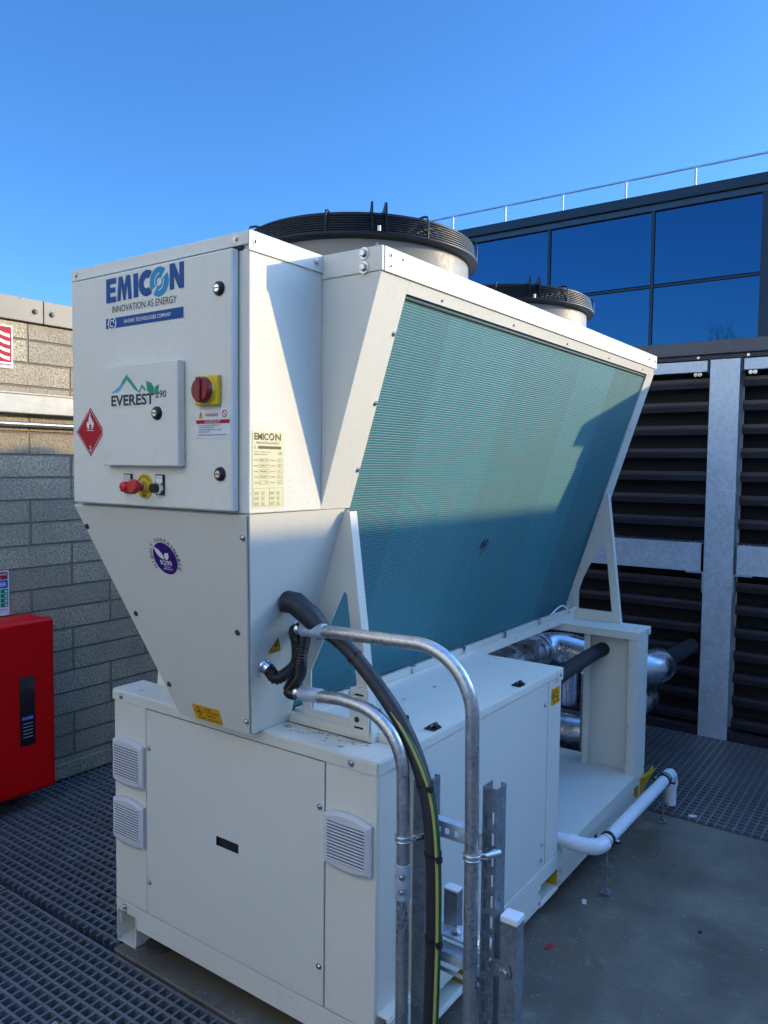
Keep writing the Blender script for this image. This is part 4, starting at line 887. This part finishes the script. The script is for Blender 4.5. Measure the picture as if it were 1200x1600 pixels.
for i in range(6): poly(q, [(px0+.039+.003*i, .935), (px0+.0402+.003*i, .935), (px0+.0402+.003*i, .947), (px0+.039+.003*i, .947)], (0, py-.0012, 0), EX, EZ)
q.build('bars', 'ink_black', lp)
MB().tube([(px0+.024, py, .912), (px0+.024, py-.002, .912)], .008, 20).build('plug', 'ink_grey', lp)
MB().box(px0+.012, px1-.014, py+.006, py+.008, pz0+.01, pz1-.01).build('backing', 'dark_gap', lp)
# ---- fans
def fan(cy):
    c_ = (.55, cy, 0); t = MB()
    d = MB(); d.revolve([(.440, 2.157), (.436, 2.165), (.430, 2.20), (.430, 2.284)], c_, 96); d.revolve([(.418, 2.284), (.418, 2.158)], c_, 96)
    fo = d.build('fan_drum', 'drum_paint', ch)
    MB().revolve([(.424, 2.2845), (.432, 2.276), (.463, 2.281), (.467, 2.285), (.466, 2.290), (.428, 2.290), (.420, 2.2845)], c_, 96).build('flange', 'black_steel', fo)
    g_ = MB()
    def ring(r, z, rt_=.0026):
        n = 96; g_.tube([(c_[0]+r*math.cos(2*math.pi*i/n), cy+r*math.sin(2*math.pi*i/n), z) for i in range(n+1)], rt_, 5, False)
    for i in range(7): ring(.459-.0022*i, 2.2945+.0066*i, .0027)
    r = .432; z = 2.341
    while r > .13: ring(r, z, .0026); r -= .0125; z = 2.341+.012*(1-r/.44)
    g_.build('guard_rings', 'black_steel', fo)
    for k in range(8):
        a = math.radians(-44+22.5+45*k); u = V((math.cos(a), math.sin(a), 0)); C_ = V((.55, cy, 0))
        m_ = MB().tube([C_+u*.463+EZ*2.289, C_+u*.463+EZ*2.33, C_+u*.457+EZ*2.343, C_+u*.44+EZ*2.3475, C_+u*.13+EZ*2.354], .0032, 8); m_.build('guard_spoke', 'black_steel', fo)
    for s_ in (-1, 1):
        for base in (-44, 136):
            a = math.radians(base+s_*3.0); u = V((math.cos(a), math.sin(a), 0)); w = V((-u.y, u.x, 0))*.006; C_ = V((.55, cy, 0))
            prof = [(.467, 2.292), (.467, 2.352), (.462, 2.364), (.452, 2.366), (.42, 2.352), (.10, 2.352), (.10, 2.300), (.42, 2.322), (.457, 2.322), (.457, 2.292)]
            MB().prism([C_+u*r_+EZ*z_-w*.5 for r_, z_ in prof], w).build('motor_arm', 'black_steel', fo)
    MB().revolve([(0.001, 2.325), (.10, 2.325), (.105, 2.315), (.105, 2.20), (.001, 2.20)], c_, 40).build('motor', 'hub_steel', fo)
    bl = MB()
    for k in range(7):
        a0 = 2*math.pi*k/7; prev = None; vs = []
        for i in range(7):
            r_ = .10+.31*i/6; a = a0+.22*i/6; ch_ = .22+.10*i/6
            for s_ in (-.5, .5):
                aa = a+s_*ch_/max(r_, .2)*.8; vs.append((.55+r_*math.cos(aa), cy+r_*math.sin(aa), 2.265+s_*.075*(1-.3*i/6)))
        n0 = len(vs); vs2 = [(x, y, z-.004) for x, y, z in vs]
        fs = [(2*i, 2*i+2, 2*i+3, 2*i+1) for i in range(6)]+[(n0+2*i+1, n0+2*i+3, n0+2*i+2, n0+2*i) for i in range(6)]
        bl2 = MB().add(vs+vs2, fs, True); bl2.build('blade', 'hub_steel', fo)
    u = V((math.cos(math.radians(-44)), math.sin(math.radians(-44)), 0)); C_ = V((.55, cy, 0))
    MB().tube([C_+u*.464+EZ*2.290, C_+u*.464+EZ*2.303], .006, 8).build('cable_gland', 'white_cap', fo)
    bolt(fo, C_+u*.431+EZ*2.262, u, .005)
for cy_ in (.618, 1.715):
    XF[0] = lambda v, c=cy_: (.55+(v[0]-.55)*.892, c+(v[1]-c)*.892, 2.157+(v[2]-2.157)*1.17)
    fan(cy_)
XF[0] = None
MB().box(.02, 1.08, .02, 2.26, 2.05, 2.055).build('plenum_floor', 'dark_gap', ch)
# ================================================================== CABLES AND CONDUITS
YC = -.045
cn = empty('conduit', (1.405, YC, GZ), 'taller bent galvanised conduit rising in front of the cable ladder and reaching over it', 'conduit', 'bent galvanised conduits')
r_ = .145
path = [(.905, YC+.012, 1.176)]+[(1.00, YC, 1.1835), (1.15, YC, 1.187)]+arc((1.248, YC, 1.040), (0,0,1), (1,0,0), .150, 0, math.radians(88), 14)+[(1.402, YC, .8), (1.404, YC, .5), (1.405, YC, GZ)]
MB().tube(path, .0165, 20).build('pipe', 'conduit_zinc', cn)
MB().tube([(.872, YC+.017, 1.172), (.955, YC+.004, 1.1805)], .0195, 20).build('coupling', 'galvanised', cn)
MB().tube([(.852, YC+.020, 1.171), (.858, YC+.019, 1.1715), (.860, YC+.019, 1.172), (.875, YC+.016, 1.173)], [.0185, .0205, .0165, .0185], 12).build('gland', 'bright_zinc', cn)
cn2 = empty('conduit', (1.213, YC, GZ), 'shorter bent galvanised conduit nearest the front box, under the taller one', 'conduit', 'bent galvanised conduits')
path = [(.895, YC+.012, 1.000), (.96, YC, 1.008), (1.02, YC, 1.012)]+arc((1.060, YC, .858), (0,0,1), (1,0,0), .150, math.radians(4), math.radians(88), 14)+[(1.213, YC, .7), (1.214, YC, .4), (1.216, YC, GZ)]
MB().tube(path, .0165, 20).build('pipe', 'conduit_zinc', cn2)
MB().tube([(.868, YC+.016, .998), (.945, YC+.003, 1.0065)], .0195, 20).build('coupling', 'galvanised', cn2)
MB().tube([(.848, YC+.020, .995), (.854, YC+.019, .996), (.857, YC+.019, .996), (.872, YC+.016, .998)], [.0185, .0205, .0165, .0185], 12).build('gland', 'bright_zinc', cn2)
m_ = MB().tube([(1.213, YC, .555), (1.213, YC, .640)], .0195, 20); cpl = m_.build('coupling', 'galvanised', cn2)
for z_ in (.578, .615): bolt(cpl, (1.2225, YC-.0175, z_), V((.5, -.86, 0)), .0055)
def hose(name, pts, label, r=.0168):
    P = smooth_path(pts, 34)
    # resample evenly
    L = [0]
    for a, b in zip(P, P[1:]): L.append(L[-1]+(b-a).length)
    n = int(L[-1]/.0015); Q = []; j = 0
    for i in range(n+1):
        s = L[-1]*i/n
        while j < len(L)-2 and L[j+1] < s: j += 1
        f = (s-L[j])/max(L[j+1]-L[j], 1e-9); Q.append(P[j].lerp(P[j+1], min(max(f, 0), 1)))
    ph = [r+(.0013 if (i % 4) < 2 else -.0013) for i in range(n+1)]
    o = MB().tube(Q, ph, 16).build(name, 'black_plastic', None); tag(o, label, 'hose', 'black corrugated hoses'); return o
gA = on(-.073, 1.066); gB = on(.018, 1.160)
hose('corrugated_hose', [gA+ns*.020, gA+ns*.05+V((.0,.005,-.012)), gA+V((.075, .045, .005)), (.840, YC+.028, 1.12), (.835, YC+.024, 1.160), (.860, YC+.019, 1.1715)], 'left black corrugated hose curling from the lower gland up to the taller conduit')
hose('corrugated_hose', [gB+ns*.022, gB+V((.055, -.02, -.012)), (.865, -.03, 1.10), (.850, -.02, 1.045), (.815, -.02, .998), (.830, -.025, .990), (.856, YC+.019, .996)], 'right black corrugated hose hanging from the middle gland to the shorter conduit')
for g_, nm in ((gA, 'lower left'), (gB, 'middle')):
    o = MB().tube([g_-ns*.001, g_+ns*.008, g_+ns*.009, g_+ns*.022, g_+ns*.026], [.021, .021, .018, .018, .015], 12).build('cable_gland', 'bright_zinc', hop)
# power cable
gC = on(-.055, 1.247)
pc = empty('power_cable', gC, 'thick black power cable sweeping from the hopper side down the ladder', 'cable')
MB().tube([gC-ns*.001, gC+V((.03, .012, -.004)), gC+V((.075, .022, -.036)), gC+V((.10, .028, -.062)), gC+V((.118, .03, -.08))], [.030, .031, .030, .027, .0215], 24).build('boot', 'cable_black', pc)
cpath = smooth_path([gC+V((.10, .028, -.062)), (1.0, -.015, 1.145), (1.10, -.012, 1.062), (1.195, -.012, .955), (1.255, -.014, .83), (1.280, -.018, .70), (1.288, -.02, .5), (1.284, -.02, .25), (1.28, -.02, GZ)], 14)
MB().tube(cpath, .0195, 24).build('sheath', 'cable_black', pc)
ec = [(q_+V((.022, -.012, 0))) for q_ in cpath[36:]]
ecl = empty('earth_cable', ec[-1], 'thin yellow and green earth cable running down beside the black power cable', 'cable')
k_ = int(len(ec)*.60); 
off = [(q_-V((.018*max(0, 1-i/18.), 0, 0))) for i, q_ in enumerate(ec)]
MB().tube(off, .0062, 10).build('green_core', 'cable_green', ecl)
MB().tube([q_+V((-.0016, -.0022, 0)) for q_ in off], .0054, 10).build('yellow_stripe', 'cable_yellow', ecl)
tl = ['upper black cable tie round the power cable where it leaves the boot', 'black cable tie near the top of the cable ladder', 'black cable tie at the rung of the ladder', 'lowest black cable tie just above the bolted strut']
for z_, lab in zip((1.118, .835, .675, .475), tl):
    j = min(range(len(cpath)), key=lambda i: abs(cpath[i].z-z_)); q_ = cpath[j]; d_ = (cpath[min(j+1, len(cpath)-1)]-cpath[j-1]).normalized()
    m_ = MB().tube([q_-d_*.004, q_+d_*.004], .0218, 24)
    if z_ < 1: m_.tube([q_+V((.022, -.012, 0))-d_*.004, q_+V((.022, -.012, 0))+d_*.004], .0095, 14); m_.box(q_.x+.024, q_.x+.036, q_.y-.026, q_.y-.014, q_.z-.006, q_.z+.006)
    o = m_.build('cable_tie', 'black_plastic', None); tag(o, lab, 'cable tie', 'black cable ties on the power cable')
# ---- cable ladder
cl = empty('cable_ladder', (1.33, .02, GZ), 'galvanised slotted strut ladder standing beside the unit behind the cable', 'cable ladder')
zt = .835
m_ = MB(); m_.box(1.212, 1.250, .0, .003, GZ, zt); m_.box(1.212, 1.215, .003, .05, GZ, zt)
hs_ = []; z_ = .02
while z_ < zt-.05: hs_ += [(.010, .019, z_, z_+.030), (.034, .043, z_+.018, z_+.048)]; z_ += .052
mm = MB(); slot_plate(mm, .003, .062, GZ, zt, 0, .003, hs_)          # built flat, turned to face +X
m_.add([(1.250-y, x, z) for x, y, z in mm.v], [f_[::-1] for f_ in mm.f])
m_.box(1.235, 1.250, .062, .065, GZ, zt)
m_.build('upright', 'strut_zinc', cl)
m_ = MB(); zt2 = .868; hs_ = []; z_ = .02
while z_ < zt2-.05: hs_ += [(1.412, 1.421, z_, z_+.030), (1.427, 1.436, z_+.012, z_+.042)]; z_ += .050
slot_plate(m_, 1.405, 1.442, GZ, zt2, .0, .003, hs_)
hs_ = [(.020, .026, z_*.14+.03, z_*.14+.048) for z_ in range(6)]
mm = MB(); slot_plate(mm, .003, .045, GZ, zt2, 0, .003, hs_); m_.add([(1.442-y, x, z) for x, y, z in mm.v], [f_[::-1] for f_ in mm.f])
m_.box(1.405, 1.408, .003, .045, GZ, zt2); m_.box(1.428, 1.442, .045, .048, GZ, zt2)
m_.build('upright', 'strut_zinc', cl)
m_ = MB(); slot_plate(m_, 1.250, 1.405, .702, .742, .020, .023, [(x_, x_+.012, .713, .728) for x_ in (1.268, 1.292, 1.318, 1.345, 1.372)]); m_.box(1.250, 1.405, .023, .045, .739, .742)
m_.build('rung', 'galvanised', cl)
m_ = MB(); m_.box(1.250, 1.405, .005, .008, .400, .425); m_.box(1.250, 1.405, .008, .045, .422, .425); m_.box(1.250, 1.405, .005, .008, .375, .385); m_.box(1.250, 1.405, .042, .045, .375, .425); m_.build('rung', 'galvanised', cl)
m_ = MB().box(1.250, 1.405, .03, .085, .445, .451); o = m_.build('joint_plate', 'galvanised', cl)
for x_ in (1.315, 1.375): bolt(o, (x_, .052, .451), EZ, .011, 'bright_zinc')
m_ = MB(); m_.box(1.262, 1.300, .072, .075, .445, .540); m_.box(1.297, 1.300, .075, .10, .445, .540); m_.build('strut_stub', 'strut_zinc', cl); MB().box(1.260, 1.302, .070, .10, .540, .546).build('stub_cap', 'white_cap', cl, .002)
def clamp(x, z, lab):
    m_ = MB()
    for dz in (0, .011):
        P = [V((x, YC, z+dz))+V((math.cos(a), math.sin(a), 0))*.0195 for a in [math.radians(t_) for t_ in range(150, 385, 12)]]
        P += [V((x+.030, YC+.012, z+dz+.004)), V((x+.042, YC+.034, z+dz+.008))]
        m_.tube(P, .0026, 8)
    m_.tube([(x+.030, YC+.004, z+.012), (x+.050, YC+.04, z+.012)], .009, 6)
    o = m_.build('pipe_clamp', 'bright_zinc', None); tag(o, lab, 'pipe clamp', 'bright zinc clamps holding the conduits')
clamp(1.213, .700, 'shiny zinc clamp around the shorter conduit'); clamp(1.404, .712, 'shiny zinc clamp around the taller conduit')
# ---- capped strut post
sp = empty('strut_post', (1.475, .025, GZ), 'short square galvanised strut post with a white plastic cap at the bottom edge', 'post')
m_ = MB(); m_.box(1.455, 1.496, .005, .008, GZ, .560); m_.box(1.4935, 1.496, .008, .044, GZ, .560); m_.box(1.455, 1.458, .008, .044, GZ, .560); m_.box(1.458, 1.468, .041, .044, GZ, .56); m_.box(1.484, 1.4935, .041, .044, GZ, .56)
m_.build('post_body', 'strut_zinc', sp); MB().box(1.4535, 1.4975, .0035, .0455, .556, .572).build('post_cap', 'white_cap', sp, .003)
m_ = MB(); m_.box(1.4425, 1.480, .000, .0048, .425, .462); o = m_.build('bracket', 'strut_zinc', sp); bolt(o, (1.470, 0, .443), NF, .012, 'strut_zinc')
# ================================================================== PIPES BEHIND
dk = empty('insulated_duct', (.6, 2.6, .55), 'upper foil-clad insulated pipe running behind the unit and out past its post', 'pipe', 'foil-clad pipes behind the unit')
P = [(.45, 1.15, .62), (.45, 2.0, .60), (.45, 2.42, .59)]+arc((.58, 2.42, .59), (-1,0,0), (0,1,0), .13, 0, math.radians(90), 8)+[(.8, 2.55, .56), (.915, 2.55, .545)]+arc((.915, 2.67, .545), (0,-1,0), (1,0,0), .12, 0, math.radians(90), 8)+[(1.035, 2.70, .54)]
MB().tube(P, .092, 40).build('pipe', 'duct_foil', dk)
for a, b in (((.45, 2.34, .592), (.45, 2.37, .591)), ((.56, 2.55, .587), (.585, 2.55, .585)), ((.72, 2.55, .57), (.73, 2.55, .569)), ((.86, 2.55, .556), (.87, 2.55, .555)), ((.93, 2.551, .545), (.95, 2.555, .545))): MB().tube([a, b], .0955, 32).build('band', 'duct_foil', dk)
dk2 = empty('insulated_duct', (.5, 2.38, .1), 'lower foil-clad insulated pipe with a cut elbow end behind the deck', 'pipe', 'foil-clad pipes behind the unit')
P = [(.0, 2.38, .185), (.70, 2.38, .185), (.76, 2.395, .19), (.80, 2.44, .20), (.82, 2.52, .21), (.82, 3.2, .22)]
MB().tube(P, .092, 32).build('pipe', 'duct_foil', dk2)
for x_ in (.40, .655, .69): MB().tube([(x_, 2.38, .185), (x_+.012, 2.38, .185)], .0955, 32).build('band', 'duct_foil', dk2)
dk3 = empty('insulated_duct', (.62, 2.5, .4), 'short vertical foil-clad pipe between the other two behind the unit', 'pipe', 'foil-clad pipes behind the unit')
MB().tube(smooth_path([(.56, 2.62, .26), (.56, 2.62, .40), (.58, 2.60, .50), (.64, 2.57, .56)], 6), .055, 24).build('pipe', 'duct_foil', dk3)
o = MB().tube(smooth_path([(.90, 1.10, .62), (.905, 1.30, .655), (.92, 1.70, .705), (.945, 2.05, .735), (.965, 2.12, .73), (.99, 2.14, .69), (1.0, 2.145, .60)], 10), .034, 20).build('insulated_hose', 'insulation', None)
tag(o, 'black foam-insulated pipe slanting from the enclosure to the far post', 'pipe')
st_ = empty('strut_post', (.80, 2.44, GZ), 'short strut post with white cap carrying the foil-clad pipes behind the deck', 'post')
m_ = MB(); slot_plate(m_, .772, .813, GZ, .545, 2.26, 2.263, [(.786, .799, z_*.05+.05, z_*.05+.078) for z_ in range(9)]); m_.box(.810, .813, 2.263, 2.30, GZ, .545); m_.box(.772, .775, 2.263, 2.30, GZ, .545); m_.build('post_body', 'strut_zinc', st_); MB().box(.769, .816, 2.257, 2.303, .545, .553).build('post_cap', 'white_cap', st_, .002)
st_ = empty('strut_post', (.42, 2.30, GZ), 'strut post with its white cap just showing behind the enclosure lid', 'post')
m_ = MB().box(.50, .541, 2.20, 2.241, GZ, .70); m_.build('post_body', 'strut_zinc', st_); MB().box(.497, .544, 2.197, 2.244, .70, .708).build('post_cap', 'white_cap', st_, .002)
o = MB().tube([(1.035, 2.705, .54), (1.035, 2.74, .54), (1.035, 2.745, .54), (1.035, 3.41, .52)], [.093, .093, .045, .045], 24).build('insulated_sleeve', 'insulation', None); tag(o, 'black flange and sleeve where the upper foil-clad pipe meets the louvres', 'pipe')
# ================================================================== DRAIN PIPE
dn = empty('drain_pipe', (1.25, 1.7, .1), 'white plastic drain pipe along the base rail, turning down at the far end', 'pipe')
zA, zB = .200, .172
MB().tube([(1.0, 1.118, .222), (1.20, 1.170, .197)], .0255, 24).build('pipe', 'pvc_white', dn)
MB().tube([(1.262, 1.235, .187), (1.262, 2.12, .166)], .0255, 24).build('pipe', 'pvc_white', dn)
MB().tube([(1.16, 1.160, .203), (1.20, 1.170, .197)]+[tuple(p_) for p_ in smooth_path([(1.225, 1.180, .195), (1.248, 1.198, .192), (1.259, 1.222, .190)], 5)]+[(1.262, 1.260, .187)], .0295, 24).build('elbow', 'pvc_white', dn)
MB().tube([(1.262, 2.085, .166)]+[tuple(p_) for p_ in arc((1.262, 2.14, .126), (0,0,1), (0,1,0), .040, 0, math.radians(90), 8)]+[(1.262, 2.18, .105)], .0295, 24).build('elbow', 'pvc_white', dn)
MB().tube([(1.262, 2.18, .11), (1.262, 2.18, .012)], .0255, 24).build('pipe', 'pvc_white', dn)
def stand(y_, lab):
    s_ = empty('pipe_stand', (1.262, y_, GZ), lab, 'pipe stand', 'threaded rod stands under the drain pipe')
    zp = .187-.0237*(y_-1.235)
    MB().tube([(1.262, y_, GZ), (1.262, y_, zp-.028)], .0045, 10).build('rod', 'strut_zinc', s_)
    m_ = MB().box(1.242, 1.282, y_-.020, y_+.020, GZ, GZ+.010); m_.tube([(1.262, y_, GZ+.010), (1.262, y_, GZ+.020)], .011, 6); m_.build('base_plate', 'strut_zinc', s_, .002)
    c_ = MB().tube([(1.262, y_-.009, zp), (1.262, y_+.009, zp)], .0300, 24).build('clamp_ring', 'black_plastic', s_)
    for x_ in (-.038, .038):
        m_ = MB().box(1.262+x_-.012, 1.262+x_+.012, y_-.009, y_+.009, zp-.004, zp+.004); m_.build('clamp_ear', 'black_plastic', s_); bolt(s_, (1.262+x_, y_, zp+.004), EZ, .006, 'bright_zinc')
    MB().tube([(1.235, y_, zp-.105), (1.289, y_, zp-.105)], .003, 8).build('crossbar', 'strut_zinc', s_)
stand(1.300, 'nearer threaded rod stand with clamp at the pipe elbow'); stand(2.055, 'farther threaded rod stand under the end of the white pipe')
# ================================================================== LITTER
def bit(x, y, w, l, a, m_, lab, cat, name):
    c, s = math.cos(a), math.sin(a); pts = [(x+u*c-v*s, y+u*s+v*c, GZ+.001) for u, v in ((-w, -l), (w, -l), (w, l), (-w, l))]
    o = MB().prism(pts, (0, 0, .0025)).build(name, m_, None); tag(o, lab, cat); return o
o = bit(1.216, 1.190, .008, .016, .35, 'litter_white', 'small white paper tag lying on the concrete by the rail', 'litter', 'paper_tag')
q = MB(); text(q, 'S1', (1.216, 1.186, GZ+.0042), EX, EY, .008, None, 0, 'C'); q.build('print', 'ink_grey', o)
bit(1.222, .850, .008, .017, -.15, 'litter_red', 'small red plastic tag lying on the concrete', 'litter', 'plastic_tag')
bit(1.36, 2.20, .018, .010, .4, 'litter_white', 'crumpled white scrap on the grating under the drain outlet', 'litter', 'paper_scrap')
bit(.205, -.36, .008, .011, .3, 'litter_tan', 'pale wood chip on the near grating, right one of two', 'litter', 'wood_chip'); bit(.165, -.40, .007, .010, .5, 'litter_tan', 'pale wood chip on the near grating, left one of two', 'litter', 'wood_chip')
bit(1.62, 1.25, .006, .006, .2, 'black_plastic', 'small black crumb in the middle of the concrete', 'litter', 'crumb')

# grit and crumbs scattered over the slab, gathered along its edges
gr2 = MB(); rg = random.Random(11)
for i in range(420):
    if i % 3 == 0: x = rg.uniform(1.15, 1.30); y = rg.uniform(.2, 2.1)
    elif i % 3 == 1: x = rg.uniform(1.2, 2.6); y = 2.14-abs(rg.gauss(0, .12))
    else: x = rg.uniform(1.15, 2.6); y = rg.uniform(.1, 2.1)
    q = rg.uniform(.0012, .0038)*(1.6 if rg.random() < .08 else 1)
    a = rg.uniform(0, 3.14); c, d = math.cos(a)*q, math.sin(a)*q
    gr2.add([(x+c, y+d, GZ), (x-d*.8, y+c*.8, GZ), (x-c, y-d, GZ), (x+d*.7, y-c*.7, GZ), (x, y, GZ+q*.9)], [(0, 1, 4), (1, 2, 4), (2, 3, 4), (3, 0, 4)])
for i in range(60):
    x = rg.uniform(.1, 1.1); y = rg.uniform(-.034, -.002); q = rg.uniform(.001, .003)
    gr2.add([(x+q, y, GZ), (x, y+q, GZ), (x-q, y, GZ), (x, y-q, GZ), (x, y, GZ+q)], [(0, 1, 4), (1, 2, 4), (2, 3, 4), (3, 0, 4)])
tag(gr2.build('grit', 'litter_tan', None), 'fine grit and crumbs scattered over the concrete slab', None, None, 'stuff')
# darker solvent rings at the joints of the drain pipe
for a_, b_2 in (((1.262, 1.262, .1865), (1.262, 1.265, .1864)), ((1.262, 2.082, .167), (1.262, 2.086, .1669))): MB().tube([a_, b_2], .0299, 24).build('joint_ring', 'ink_grey', dn)
